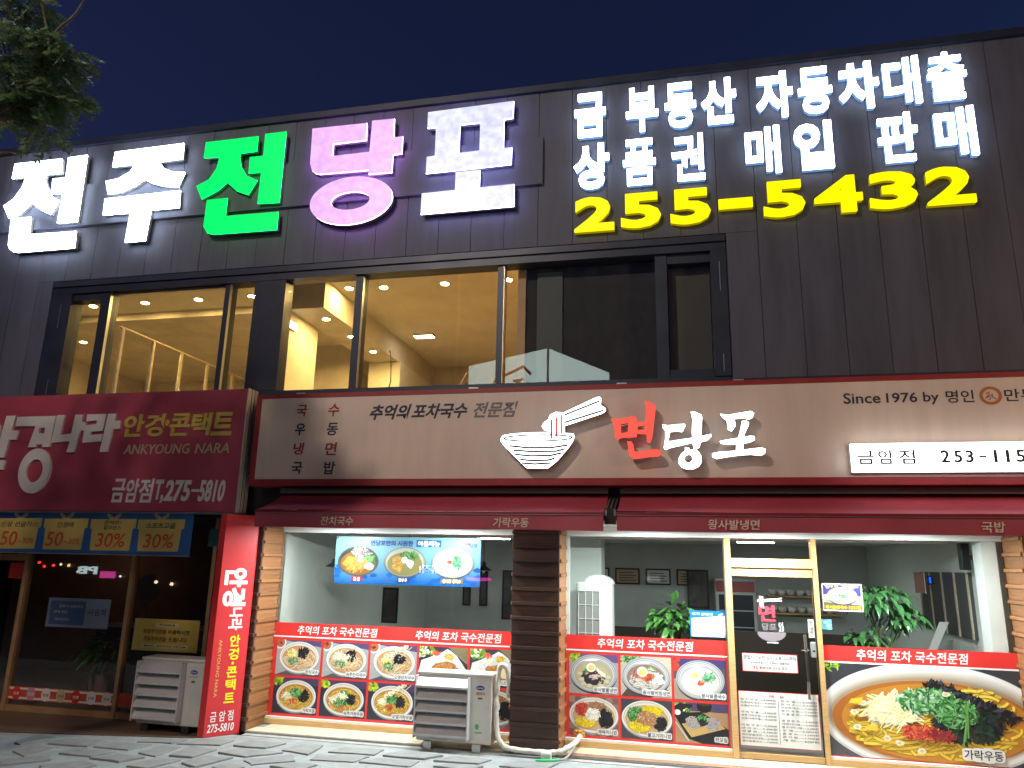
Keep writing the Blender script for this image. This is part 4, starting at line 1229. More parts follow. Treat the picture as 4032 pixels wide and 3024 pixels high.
def soba(p):
    p.bg((.40, .24, .13))
    for k in range(24):
        p.shape([(0, k / 20 - .2), (1, k / 20 - .05), (1, k / 20 - .042), (0, k / 20 - .192)], (.30, .17, .09))
    p.shape([(0, .8), (1, .78), (1, 1), (0, 1)], (.08, .06, .13)); flowers(p)
    p.shape([(.0, .62), (.12, .55), (.35, .95), (.1, .98), (0, .9)], (.02, .02, .025)); p.ell(.05, .74, .06, .07, (.75, .76, .76)); p.scatter(.22, .80, .06, .05, 20, G1 + YEL, .02)
    p.shape([(.02, .60), (.25, .10), (.5, .0), (1, .0), (1, .38), (.5, .78), (.18, .74)], (.015, .015, .018))
    p.ell(.56, .92, .14, .16, (.02, .015, .015)); p.ell(.56, .98, .12, .05, (.06, .04, .03))
    p.shape([(.12, .46), (.30, .14), (.94, .40), (.74, .62)], (.56, .38, .14))
    for k in range(16):
        t = k / 16
        p.shape([(.12 + .62 * t, .46 + .16 * t), (.13 + .62 * t, .465 + .16 * t), (.31 + .64 * t, .145 + .26 * t), (.30 + .64 * t, .14 + .26 * t)], (.40, .25, .08))
    for cx in (.34, .70):
        p.blob(cx, .50, .15, .15, (.28, .23, .24), 14); p.noodles(cx, .50, .16, .17, 60, (.48, .42, .43), .010, .15, .3, .8)
    p.scatter(.52, .60, .09, .08, 40, G1, .03); p.scatter(.54, .52, .07, .08, 20, BLK, .03)
    p.shape([(.0, .50), (.02, .50), (.26, .06), (.24, .04)], (.6, .6, .62))

DISH = {'clear0': lambda p: clear_noodles(p, 0), 'clear1': lambda p: clear_noodles(p, 1), 'clear2': lambda p: clear_noodles(p, 2), 'udon0': lambda p: udon(p, 0), 'udon1': lambda p: udon(p, 1), 'udon2': lambda p: udon(p, 2),
        'cutlet0': lambda p: cutlet(p, 0), 'cutlet1': lambda p: cutlet(p, 1), 'cold': cold, 'bibim': bibim, 'kong': kong, 'rice0': lambda p: rice(p, 0), 'rice1': lambda p: rice(p, 1), 'soba': soba}

def caption(parent, body, x1, z0, h, place, d0=.0056):
    w = h * .95 * len(body)
    mb = MB()
    n = len(body)
    for k in range(n):
        cx, cz = x1 - w + w * (k + .5) / n, z0 + h * .5
        pts = []
        for q in range(20):
            a = 2 * PI * q / 20
            pts.append((cx + h * .66 * abs(math.cos(a)) ** .55 * (1 if math.cos(a) > 0 else -1), cz + h * (.70 + .06 * ((k * 7) % 3 - 1)) * abs(math.sin(a)) ** .55 * (1 if math.sin(a) > 0 else -1)))
        mb_flat(mb, *tess([pts]), place, d0 + .00003 * k)
    mb.build('caption_outline', MT['white'], parent)
    text('caption', body, parent, MT['dark_text'], x1 - w, x1, z0, z0 + h, place, .014, .05, d0 + .001)

def poster(x0, x1, label):
    t = thing('window_poster', ((x0 + x1) / 2, -.003, .12), label, 'poster', 'red food posters on the noodle shop glass')
    MB().box(x0, x1, -.004, -.0015, .123, 1.30).build('red_sheet', MT['vinyl_red'], t)
    MB().box(x0, x1, -.006, -.0045, 1.112, 1.130).build('white_rule', MT['white'], t)
    return t
PP = facade(-.004)
def photo(t, x0, x1, z0, z1, kind, cap, seed):
    pr = Print(x0, x1, z0, z1, PP, seed)
    DISH[kind](pr)
    o = pr.build(t, 'dish_photo')
    if cap:
        caption(o, cap, x1 - .02, z0 + .03, .048, PP)
p1 = poster(-5.437, -2.0, 'red poster of ten dishes under the left window')
for a, b in ((-5.09, -3.95), (-3.41, -2.27)):
    text('lettering', '추억의 포차 국수전문점', p1, MT['white'], a, b, 1.155, 1.268, PP, .014, .12)
r1 = [(-5.37, -4.725, 'clear0', '잔치국수'), (-4.69, -4.05, 'clear1', '숙주잔치국수'), (-4.02, -3.38, 'clear2', '오뎅잔치국수'), (-3.35, -2.70, 'cutlet0', '돈까스'), (-2.67, -2.03, 'cutlet1', '치즈돈까스')]
r2 = [(-5.37, -4.725, 'udon0', '가락우동'), (-4.69, -4.05, 'udon1', '숙주가락우동'), (-4.02, -3.38, 'udon2', '오뎅가락우동'), (-3.35, -2.70, 'udon0', ''), (-2.67, -2.03, 'rice0', '')]
for k, (a, b, kd, c) in enumerate(r1):
    photo(p1, a, b, .632, 1.078, kd, c, 11 + k)
for k, (a, b, kd, c) in enumerate(r2):
    photo(p1, a, b, .158, .602, kd, c, 31 + k)
p2 = poster(-1.437, .484, 'red poster of six dishes between the central pillar and the door')
text('lettering', '추억의 포차 국수전문점', p2, MT['white'], -1.05, .09, 1.16, 1.272, PP, .014, .12)
for k, (a, b, kd, c, kd2, c2) in enumerate(((-1.40, -.80, 'cold', '왕사발물냉면', 'rice0', '제육미니밥'), (-.77, -.17, 'bibim', '왕사발비빔냉면', 'rice1', '불고기미니밥'), (-.14, .465, 'kong', '왕사발콩국수', 'soba', '판모밀'))):
    photo(p2, a, b, .622, 1.08, kd, c, 51 + k)
    photo(p2, a, b, .152, .592, kd2, c2, 71 + k)
p3 = poster(1.553, 3.555, 'large poster of one udon bowl right of the door')
text('lettering', '추억의 포차 국수전문점', p3, MT['white'], 1.91, 3.06, 1.155, 1.272, PP, .014, .12)
p = Print(1.555, 3.553, .135, 1.110, PP, 99)
p.bg((.045, .045, .055))
for k in range(60):
    p.shape([(-.3 + k / 90, 0), (-.296 + k / 90, 0), (k / 90 - .1, .42), (k / 90 - .104, .42)], (.14, .14, .16))
p.scatter(.03, .96, .05, .04, 14, [(.35, .5, .02), (.15, .35, .03)], .012)
p.ell(.54, .455, .585, .585, (.60, .60, .62), 110)
p.ell(.54, .465, .575, .57, (.82, .82, .82), 110)
for k in range(10):
    p.ell(.54, .462 - .004 * k, .552 - .003 * k, .535 - .009 * k, tuple(a + (b - a) * k / 9 for a, b in zip((.76, .75, .74), (.36, .27, .18))), 110)
p.ell(.54, .415, .515, .435, (.40, .13, .025), 110)
p.ell(.56, .41, .485, .41, (.52, .22, .035), 110)
p.noodles(.54, .36, .46, .34, 210, (.82, .53, .06), .013, .22, .10, .5)
p.noodles(.74, .58, .22, .22, 90, (.84, .58, .08), .013, .2, .2, .6)
p.noodles(.30, .26, .2, .14, 60, (.84, .56, .07), .013, .2, .2, .7)
for k in range(150):
    a = p.rg.uniform(0, 1)
    p.scatter(.56 + .38 * a, .80 - .30 * a, .05, .05, 2, BLK + [(.06, .06, .08)], .016)
p.blob(.70, .40, .15, .17, (.015, .02, .015), 14)
p.scatter(.72, .40, .17, .18, 420, BLK + [(.02, .05, .03), (.015, .035, .02), (.05, .03, .02)], .016)
p.strips(.34, .52, .13, .14, 330, [(.90, .86, .52), (.82, .74, .34), (.93, .91, .68)], .06, .006, .25, .8)
p.scatter(.53, .63, .16, .13, 520, [(.05, .22, .05), (.10, .34, .09), (.30, .52, .28), (.5, .68, .5), (.03, .12, .03)], .012, 1.5)
p.scatter(.66, .52, .11, .15, 360, [(.04, .16, .04), (.10, .34, .09), (.22, .45, .2), (.02, .07, .02)], .011, 1.7)
p.strips(.71, .42, .01, .10, 5, [(.12, .3, .08)], .09, .008, 1.5, .2)
p.scatter(.48, .30, .10, .08, 300, [(.62, .07, .04), (.5, .03, .02), (.72, .16, .08), (.35, .02, .02)], .010, 1.0)
p.scatter(.58, .28, .07, .06, 60, [(.22, .02, .03), (.3, .04, .03)], .014, 1.0)
for x, y in ((.14, .48), (.25, .42), (.15, .32), (.30, .22), (.36, .18), (.62, .72), (.47, .11), (.19, .58)):
    p.blob(x, y, .022, .032, (.80, .74, .56), 12)
    p.blob(x, y, .012, .016, (.62, .5, .3), 9)
for x, y in ((.13, .62), (.20, .34)):
    p.shape([(x, y), (x + .06, y + .02), (x + .05, y - .05), (x - .015, y - .045)], (.80, .55, .05))
po = p.build(p3, 'dish_photo')
caption(po, '가락우동', 3.29, .19, .10, PP, p.d + .0006)

# ------------------------------------------------------------------ notices and stickers on the glass
def sheet(name, x0, x1, z0, z1, Y, m, label, cat, group=None, thick=.002):
    t = thing(name, ((x0 + x1) / 2, Y, z0), label, cat, group)
    MB().box(x0, x1, Y, Y + thick, z0, z1).build('sheet', m, t)
    return t
Y = -.0035
Pd = facade(Y)
t = sheet('opening_hours_notice', .65, 1.27, .972, 1.178, Y, MT['vinyl_red'], 'white opening hours notice with red edge on the glass door', 'notice')
MB().box(.658, 1.262, Y - .001, Y - .0002, .980, 1.170).build('paper', MT['paper'], t)
text('lettering', '영업시간:오전10시~오후10시까지', t, MT['dark_text'], .67, 1.25, 1.108, 1.155, Pd, .008)
text('lettering', '마지막주문시간:오후9시 30분까지', t, MT['dark_text'], .74, 1.18, 1.055, 1.090, Pd, .006)
text('lettering', '매월 둘째/넷째 일요일 휴무', t, MT['red_text'], .77, 1.15, 1.000, 1.038, Pd, .006)
t = sheet('menu_sheet', .588, 1.470, .165, .757, Y, MT['vinyl_red'], 'large white price menu with red edge on the lower glass door', 'menu')
MB().box(.594, 1.464, Y - .001, Y - .0002, .171, .751).build('paper', MT['paper'], t)
menu_ink = mat('menu_ink', (.10, .035, .04), .5)
text('lettering', '- 메   뉴 -', t, MT['red_text'], .89, 1.14, .692, .728, Pd, .008)
left = ['잔 치 국 수----4,000원', '숙주잔치국수----4,500원', '오뎅잔치국수----5,000원', '', '가 락 우 동----4,500원', '숙주가락우동----5,000원', '오뎅가락우동----5,500원', '', '비 빔 국 수----5,000원', '냉 국 수----5,000원', '쟁 쫄 면----5,500원', '왕사발물냉면----6,500원', '왕사발비빔냉면----6,500원', '왕사발콩국수----7,000원']
right = ['판 모 밀-----6,000원', '돈 까 스-----6,500원', '치즈돈까스----7,000원', '장 터 국 밥----7,500원', '사 골 곰 탕----7,900원', '', '왕 김 만 두----2,000원', '제육미니밥----2,000원', '불고기미니밥----2,000원', '오 뎅-----2,000원', '음 료 수----1,500원', '공 기 밥----1,000원', '계 란----500원']
for col, xa, xb in ((left, .612, 1.0), (right, 1.055, 1.445)):
    for k, s in enumerate(col):
        if s:
            z = .655 - .0345 * k
            text('price_line', s, t, menu_ink, xa, xb, z, z + .022, Pd, .006)
MB().box(1.026, 1.030, Y - .0025, Y - .0018, .20, .66).build('rule', MT['dark_text'], t)
t = sheet('pull_sticker', 1.412, 1.474, 1.375, 1.58, Y, MT['paper'], 'narrow white pull sticker above the door lock', 'sticker')
for k, ch in enumerate('당기세요'):
    text('lettering', ch, t, MT['dark_text'], 1.425, 1.460, 1.532 - .036 * k, 1.564 - .036 * k, Pd, .01)
text('lettering', 'PULL', t, MT['dark_text'], 1.422, 1.463, 1.386, 1.402, Pd, .01)
# door emblem, cut vinyl
t = thing('door_emblem', (1.0, Y, 1.29), 'red and white noodle bowl emblem stuck on the glass door', 'emblem')
whitev = emit('bright_white_vinyl', (1, 1, 1), .05)
mb = MB()
for z0, z1 in ((1.775, 1.805), (1.765, 1.775)):
    poly(mb, [[(.855, z0 - .006), (1.14, z1 - .004), (1.14, z1 + .008), (.855, z0 + .006)]], Pd, .002 if z0 > 1.77 else .003)
mb.build('chopstick', MT['white'], t)
mb = MB()
for k in range(3):
    ribbon(mb, [(.885 + .018 * k, 1.83 - .004 * k), (.888 + .018 * k, 1.70 - .008 * k)], .011, Pd, .004)
mb.build('noodle', mat('pink_vinyl', (.75, .35, .38), .5), t)
text('lettering', '면', t, mat('red_vinyl_letter', (.75, .05, .08), .45), .865, 1.055, 1.54, 1.725, Pd, .03)
text('lettering', '당포', t, MT['faded_text'], .895, 1.06, 1.44, 1.52, Pd, .02)
mb = MB()
bowlp = [(.84, 1.42)] + [(1.0 + .16 * math.cos(PI + PI * k / 16), 1.415 + .10 * math.sin(PI + PI * k / 16)) for k in range(17)] + [(1.16, 1.42)]
mb_flat(mb, *tess([bowlp]), Pd, .002)
mb.build('bowl', MT['faded_text'], t)
mb = MB()
for k in range(2):
    ribbon(mb, [(1.10 + .03 * k, 1.53), (1.09 + .03 * k, 1.505), (1.105 + .03 * k, 1.475), (1.10 + .03 * k, 1.445), (1.085 + .03 * k, 1.43)], .012, Pd, .003)
ribbon(mb, [(.945, 1.303), (1.07, 1.303)], .012, Pd, .003)
mb.build('steam', MT['white'], t)
t = sheet('blue_sticker', 1.562, 1.672, 1.472, 1.585, Y, MT['skyblue'], 'small square light blue sticker right of the door jamb', 'sticker')
mb = MB()
mb_flat(mb, *tess([ellipse(1.60, 1.55, .022, .022, 16)]), Pd, .002)
mb_flat(mb, *tess([rect(1.615, 1.65, 1.495, 1.53)]), Pd, .003)
mb.build('pictogram', mat('white_blue_print', (.35, .66, .74), .5), t)
# small dish poster
t = sheet('dish_flyer', 1.59, 2.03, 1.682, 1.992, Y, MT['paper'], 'white framed flyer of one cold noodle dish right of the door', 'poster')
p = Print(1.605, 2.015, 1.697, 1.977, Pd, 5)
p.bg((.42, .36, .30)); p.shape([(0, .62), (1, .55), (1, 1), (0, 1)], (.06, .05, .22)); p.shape([(0, 0), (1, 0), (1, .2), (0, .3)], (.16, .10, .08))
p.scatter(.75, .95, .2, .06, 40, [(.5, .6, .1), (.7, .6, .4)], .03); p.scatter(.2, .95, .2, .06, 30, RED + YEL, .03)
steel_bowl(p, .5, .57, .40, .34, (.74, .74, .64)); p.scatter(.54, .55, .08, .1, 50, [(.04, .22, .09), (.12, .38, .18)], .02); p.blob(.44, .57, .05, .05, (.62, .1, .04))
p.build(t, 'dish_photo')
text('lettering', '왕사발콩국수 7,000원', t, MT['yellow_text'], 1.62, 2.0, 1.704, 1.745, Pd, .03, 0, .004)
text('lettering', '100% 국내산 생콩물과', t, mat('green_print', (.08, .4, .06), .5), 1.63, 1.86, 1.785, 1.806, Pd, .02, 0, .004)
# CCTV notice
t = sheet('cctv_notice', .068, .484, 1.332, 1.636, Y, MT['blue_print'], 'blue and white CCTV notice in the window beside the door', 'notice')
mb = MB()
mb_flat(mb, *tess([[(.085, 1.338), (.478, 1.338), (.478, 1.585), (.085, 1.545)]]), Pd, .001)
mb.build('white_field', MT['paper'], t)
text('lettering', 'CCTV', t, MT['white'], .095, .19, 1.582, 1.612, Pd, .012)
text('lettering', '설치안내', t, MT['white'], .20, .335, 1.578, 1.614, Pd, .012)
for k, s in enumerate(('본 건물은 도난,안전사고,시설물 보호를 목적으로', '영상정보처리기기를 운영하고 있습니다.')):
    text('lettering', s, t, MT['dark_text'], .098, .47 - .07 * k, 1.507 - .032 * k, 1.525 - .032 * k, Pd, .01)
for k, (s, x1) in enumerate((('설치장소 :  면당포 전지역', .36), ('촬영범위 :', .20), ('촬영시간 :  24시간 연속촬영 및 녹화', .45), ('관리책임자 :  면당포 금암점 253-1159', .475))):
    text('lettering', s, t, mat('blue_grey_ink', (.08, .12, .2), .5) if k == 0 else bpy.data.materials['blue_grey_ink'], .105, x1, 1.437 - .031 * k, 1.455 - .031 * k, Pd, .006)
mb = MB()
mb_flat(mb, *tess([[(.405, 1.600), (.455, 1.615), (.46, 1.598), (.42, 1.580)]]), Pd, .003)
mb_flat(mb, *tess([ellipse(.412, 1.59, .010, .012, 14)]), Pd, .0035)
mb_flat(mb, *tess([rect(.440, .448, 1.555, 1.585)]), Pd, .002)
mb.build('camera_pictogram', mat('camera_grey', (.45, .47, .5), .4), t)
# blue summer menu banner hanging inside the left window
Yb = .035
Pb = facade(Yb)
t = sheet('menu_banner', -4.64, -2.58, 1.83, 2.455, Yb, MT['skyblue'], 'blue summer menu banner with three bowls hanging inside the left window', 'banner')
p = Print(-4.64, -2.58, 1.83, 2.455, Pb, 77)
for k in range(24):
    a = k / 24
    c = tuple(x + (y - x) * min(1, a * 1.15) for x, y in zip((.01, .14, .50), (.33, .62, .76)))
    p.shape([(0, a), (1, a), (1, a + .043), (0, a + .043)], c)
for _ in range(40):
    x = p.rg.random()
    p.blob(x, p.rg.uniform(.02, .4), .03, .05, p.jit((.01, .11, .42), .3), 8)
for cx, kind in ((.165, 0), (.49, 1), (.815, 2)):
    steel = (.32, .31, .26)
    p.ell(cx, .47, .145, .315, (.10, .10, .12)); p.ell(cx, .485, .142, .31, steel if kind else (.10, .10, .10)); p.ell(cx, .49, .13, .28, (.55, .54, .48) if kind else (.05, .05, .05))
    if kind == 0:
        p.ell(cx, .44, .125, .25, (.30, .12, .03)); p.scatter(cx + .02, .66, .06, .12, 60, [(.62, .7, .35), (.3, .1, .3), (.75, .8, .6)], .012); p.scatter(cx + .07, .5, .05, .12, 40, G1, .012)
        p.blob(cx - .02, .42, .09, .17, (.62, .32, .07), 12); p.strips(cx - .01, .38, .07, .1, 40, [(.70, .40, .10), (.52, .24, .05)], .03, .008, 1.1); p.ell(cx + .02, .52, .02, .07, (.88, .87, .8)); p.ell(cx + .022, .52, .011, .035, (.72, .66, .25)); p.blob(cx + .075, .38, .035, .08, (.80, .80, .74))
    elif kind == 1:
        p.ell(cx, .44, .12, .24, (.30, .25, .10)); p.blob(cx - .045, .44, .05, .18, (.62, .34, .08), 10); p.strips(cx - .045, .42, .03, .13, 26, [(.70, .42, .12), (.5, .24, .06)], .02, .008, .4); p.scatter(cx + .03, .62, .06, .07, 40, G1, .012); p.ell(cx, .52, .022, .07, (.86, .85, .76)); p.blob(cx + .04, .45, .032, .10, (.80, .80, .76))
    else:
        p.ell(cx, .44, .125, .25, (.72, .73, .66)); p.scatter(cx + .03, .48, .025, .13, 60, [(.05, .25, .10), (.2, .42, .25)], .010); p.blob(cx - .02, .5, .016, .05, (.6, .1, .04)); p.blob(cx - .015, .6, .016, .05, (.85, .8, .5))
for cx, c in ((.163, (.55, .03, .06)), (.485, (.05, .05, .35)), (.815, (.30, .20, .06))):
    w = .04 if cx < .7 else .075
    p.shape([(cx - w, .055), (cx + w, .055), (cx + w, .155), (cx - w, .155)], c)
p.shape([(.565, .80), (.735, .80), (.735, .945), (.565, .945)], (.01, .15, .48))
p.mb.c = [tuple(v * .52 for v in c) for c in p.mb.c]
p.build(t, 'banner_print')
navy = mat('navy_print', (.01, .05, .28), .5)
text('lettering', '면당포만의 시원한', t, navy, -4.13, -3.52, 2.335, 2.41, Pb, .03, 0, .009)
text('lettering', '여름메뉴', t, MT['white'], -3.455, -3.145, 2.338, 2.41, Pb, .03, 0, .009)
text('lettering', '면', t, MT['red_text'], -2.80, -2.735, 2.335, 2.40, Pb, .02, 0, .009)
text('lettering', '당포', t, navy, -2.73, -2.63, 2.33, 2.385, Pb, .01, 0, .009)
for s, cx, w in (('물·돈', .163, .05), ('물냉·돈', .485, .06), ('왕사발 콩국수', .815, .125)):
    X = -4.64 + cx * 2.06
    text('lettering', s, t, MT['white'], X - w, X + w, 1.872, 1.918, Pb, .02, 0, .009)
for x, z in ((-4.62, 2.44), (-2.6, 2.44), (-4.62, 1.845), (-2.6, 1.845)):
    MB().disc((x, Yb - .003, z), .012, 14, 'y', .002).build('eyelet', MT['steel'], t)

# ------------------------------------------------------------------ inside the noodle shop
inn = thing('shop_interior', (-1, 3, 0), 'dim interior walls and ceiling of the noodle shop', 'room')
MB().box(-5.56, -5.46, .13, 6.4, .02, 2.60).build('side_wall', MT['pale_wall'], inn)
MB().box(3.50, 3.60, .13, 6.4, .02, 2.60).build('side_wall', MT['pale_wall'], inn)
MB().box(3.34, 3.495, .03, .30, .125, 2.498).build('white_jamb', MT['white_paint'], inn)
MB().box(-5.46, 3.50, 6.3, 6.4, .02, 2.60).build('rear_wall', MT['dim_wall'], inn)
MB().box(-5.46, 3.50, .13, 6.3, 2.60, 2.65).build('inner_ceiling', MT['ceiling'], inn)
MB().box(-5.46, 3.50, .13, 6.3, .0, .03).build('inner_floor', MT['floor_in'], inn)
MB().box(-5.20, 3.3, .95, 1.2, 2.50, 2.598).build('ceiling_beam', MT['ceiling'], inn)
MB().box(-1.58, -1.10, 1.0, 1.5, .03, 2.598).build('inner_column', MT['pale_wall'], inn)
MB().box(-3.0, 2.9, 4.2, 4.3, .03, 1.1).build('serving_counter', mat('counter_wood', (.05, .035, .028), .5), inn)
def framed(x, z, w, h, y, label):
    t = thing('picture_frame', (x, y, z), label, 'picture', 'dark pictures inside the noodle shop')
    MB().box(x, x + w, y - .03, y, z, z + h).build('frame', MT['darkwood'], t)
    MB().box(x + .04, x + w - .04, y - .034, y - .031, z + .04, z + h - .04).build('picture', MT['picture'], t)
framed(-6.9 + 1.55, 1.05, .30, .62, 3.6, 'black oval brush picture on the pale wall under the blue banner')
framed(-4.62, 1.25, .18, .72, 6.29, 'narrow dark picture left of a pair deep in the noodle shop')
framed(-4.25, 1.25, .18, .72, 6.29, 'narrow dark picture right of a pair deep in the noodle shop')
framed(-3.75, 1.0, .55, 1.0, 6.29, 'large dark framed board beside the central pillar inside the shop')
framed(.08, 1.35, .42, .75, 6.2, 'dark framed panel behind the CCTV notice inside the shop')
for k, x in enumerate((-5.0, -3.85, -2.72)):
    t = thing('pendant_lamp', (x, .75, 1.9), ['unlit black pendant lamp left of the blue banner', 'unlit black pendant lamp hidden behind the blue banner', 'unlit black pendant lamp right of the blue banner'][k], 'lamp', 'unlit pendant lamps')
    MB().box(x - .07, x + .07, .70, .80, 2.575, 2.60).build('ceiling_rose', MT['black'], t)
    MB().tube([(x, .75, 2.58), (x, .75, 2.16)], .004, 6).build('cord', MT['black'], t)
    MB().tube([(x, .75, 2.16), (x, .75, 2.10), (x, .75, 2.045), (x, .75, 2.04)], [.02, .03, .115, .12], 20, False).build('lamp_shade', MT['black'], t, True)
    MB().tube([(x, .75, 2.06), (x, .75, 2.03), (x, .75, 2.0)], [.012, .025, .008], 10).build('bulb', MT['paper'], t, True)
for k, (x, y) in enumerate(((-3.3, 3.6), (1.2, 3.6))):  # ceiling lights added to lift the dark shop interior
    t = thing('kitchen_light', (x, y, 2.6), ['dim ceiling light deep inside the left half of the noodle shop', 'dim ceiling light deep inside the noodle shop behind the door'][k], 'ceiling light', 'dim lights inside the noodle shop')
    MB().bevbox(x - .3, x + .3, y - .07, y + .07, 2.57, 2.601, .008).build('housing', MT['white_paint'], t)
    MB().box(x - .29, x + .29, y - .06, y + .06, 2.564, 2.569).build('lens', emit('kitchen_lens', (.9, 1, .97), 110), t)
# drinks fridge, bowl shelf and menu boards at the back
t = thing('drinks_fridge', (.95, 5.9, .03), 'tall drinks fridge at the back of the shop behind the door', 'fridge')
MB().bevbox(.6, 1.35, 5.65, 6.25, .03, 1.95, .02).build('cabinet', MT['dim_wall'], t)
MB().box(.66, 1.29, 5.64, 5.648, .25, 1.65).build('glass_front', mat('fridge_glass', (.05, .06, .07), .15), t)
MB().box(.62, 1.33, 5.635, 5.648, 1.70, 1.90).build('top_panel', mat('fridge_header', (.30, .05, .05), .4), t)
for k in range(4):
    MB().box(.67, 1.28, 5.632, 5.639, .45 + .3 * k, .47 + .3 * k).build('shelf', MT['alu'], t)
t = thing('bowl_shelf', (2.2, 6.2, 1.2), 'wall shelf stacked with pale bowls deep inside the shop', 'shelf')
for z in (1.30, 1.62):
    MB().box(1.6, 2.9, 6.0, 6.29, z, z + .03).build('board', MT['oak'], t)
for k in range(7):
    for z in (1.33, 1.65):
        x = 1.7 + .17 * k
        MB().tube([(x, 6.14, z), (x, 6.14, z + .05), (x, 6.14, z + .11)], [.04, .07, .085], 14).build('bowl', MT['white_paint'], t, True)
for k in range(5):
    x = -2.6 + .62 * k
    t = thing('menu_board', (x, 6.29, 1.75), ['first', 'second', 'third', 'fourth', 'fifth'][k] + ' small menu board from the left on the back wall of the noodle shop', 'board', 'menu boards on the back wall')
    MB().box(x, x + .5, 6.265, 6.298, 1.78, 2.10).build('board', MT['darkwood'], t)
    MB().box(x + .03, x + .47, 6.26, 6.264, 1.81, 2.07).build('panel', MT['paper'] if k % 2 else MT['tan_letter'], t)
    for q in range(4):
        MB().box(x + .08, x + .42 - .05 * (q % 2), 6.256, 6.2595, 1.85 + .05 * q, 1.865 + .05 * q).build('printed_line', MT['dark_text'], t)
# tall white standing air conditioner
t = thing('standing_air_conditioner', (-1.13, .5, .03), 'tall white standing air conditioner behind the central window', 'air conditioner')
MB().bevbox(-1.36, -.90, .34, .72, .03, 1.93, .03).build('cabinet', MT['white_paint'], t, False)
mb = MB()
prof = ellipse(-1.08, 1.90, .19, .12, 20, 0, PI)
mb.extrude(*tess([prof]), lambda x, z, d: (x, .70 - d, z), 0, .30, True)
mb.build('rounded_top', MT['white_paint'], t)
MB().box(-1.335, -1.055, .336, .339, 1.12, 1.82).build('rear_grille', mat('grille_grey', (.30, .31, .30), .5), t)
for k in range(4):
    MB().box(-1.335 + .0905 * k, -1.327 + .0905 * k, .328, .3355, 1.12, 1.82).build('grille_bar', MT['white_paint'], t)
for k in range(5):
    MB().box(-1.335, -1.055, .324, .3275, 1.12 + .173 * k, 1.128 + .173 * k).build('grille_bar', MT['white_paint'], t)
MB().box(-1.34, -1.05, .326, .339, 1.06, 1.10).build('grille_bar', MT['white_paint'], t)
# house plants
def leaf_mesh(mb, base, direction, L, w, droop, rg):
    d = Vector(direction).normalized()
    side = d.cross(Vector((0, 0, 1)))
    if side.length < .1:
        side = Vector((1, 0, 0))
    side.normalize()
    side = (side + Vector((rg.uniform(-.4, .4), rg.uniform(-.4, .4), rg.uniform(-.4, .4)))).normalized()
    b = Vector(base)
    pts = []
    for k, ww in enumerate((.08, .85, 1.0, .62, .02)):
        u = k / 4
        c = b + d * (L * u) + Vector((0, 0, -droop * L * u * u))
        pts.append((c - side * w * ww * .5 + Vector((0, 0, .12 * w * ww)), c, c + side * w * ww * .5 + Vector((0, 0, .12 * w * ww))))
    for k in range(4):
        a, c = pts[k], pts[k + 1]
        mb.face([tuple(a[0]), tuple(a[1]), tuple(c[1]), tuple(c[0])])
        mb.face([tuple(a[1]), tuple(a[2]), tuple(c[2]), tuple(c[1])])
def plant(x, y, z0, label, m, spec, seed, stand):
    rg = random.Random(seed)
    t = thing('house_plant', (x, y, .03), label, 'plant', 'house plants in the noodle shop')
    MB().tube([(x, y, .03), (x, y, .06), (x, y, stand)], [.12, .13, .17], 20).build('pot', MT['pot'], t, True)
    MB().disc((x, y, stand - .015), .155, 20).build('soil', MT['soil'], t)
    mb, st = MB(), MB()
    for (cx, cy_, cz, rx, ry, rz, n, L, w, droop) in spec:
        for _ in range(n):
            while True:
                q = Vector((rg.uniform(-1, 1), rg.uniform(-1, 1), rg.uniform(-1, 1)))
                if .25 < q.length < 1:
                    break
            bp = (x + cx + q.x * rx, y + cy_ + q.y * ry, cz + q.z * rz)
            dr = (q.x + rg.uniform(-.5, .5), q.y + rg.uniform(-.5, .5) - .3, q.z * .4 + rg.uniform(-.3, .4))
            leaf_mesh(mb, bp, dr, L * rg.uniform(.6, 1.2), w * rg.uniform(.7, 1.2), droop, rg)
        for _ in range(5):
            a = rg.uniform(0, 2 * PI)
            st.tube([(x, y, stand - .02), (x + cx * .4, y + cy_ * .4, (stand + cz) / 2), (x + cx + rx * .5 * math.cos(a), y + cy_ + ry * .5 * math.sin(a), cz)], [.012, .009, .005], 6)
    st.build('stem', mat('stem_green' + str(seed), (.12, .16, .05), .6), t)
    o = mb.build('foliage', m, t, True)
plant(-.10, .55, 0, 'leafy green plant behind the window left of the CCTV notice', MT['houseleaf'], [(-.02, 0, 1.48, .30, .22, .16, 120, .17, .085, .5), (.0, 0, 1.62, .16, .14, .16, 26, .24, .08, .2)], 3, .9)
plant(2.30, .65, 0, 'tall plant with drooping glossy leaves behind the right window', MT['houseleaf2'], [(.05, 0, 1.82, .38, .25, .14, 130, .13, .075, .9), (.30, 0, 1.62, .22, .2, .12, 60, .13, .075, .9), (-.12, 0, 1.36, .22, .2, .14, 70, .11, .07, .8)], 4, .8)
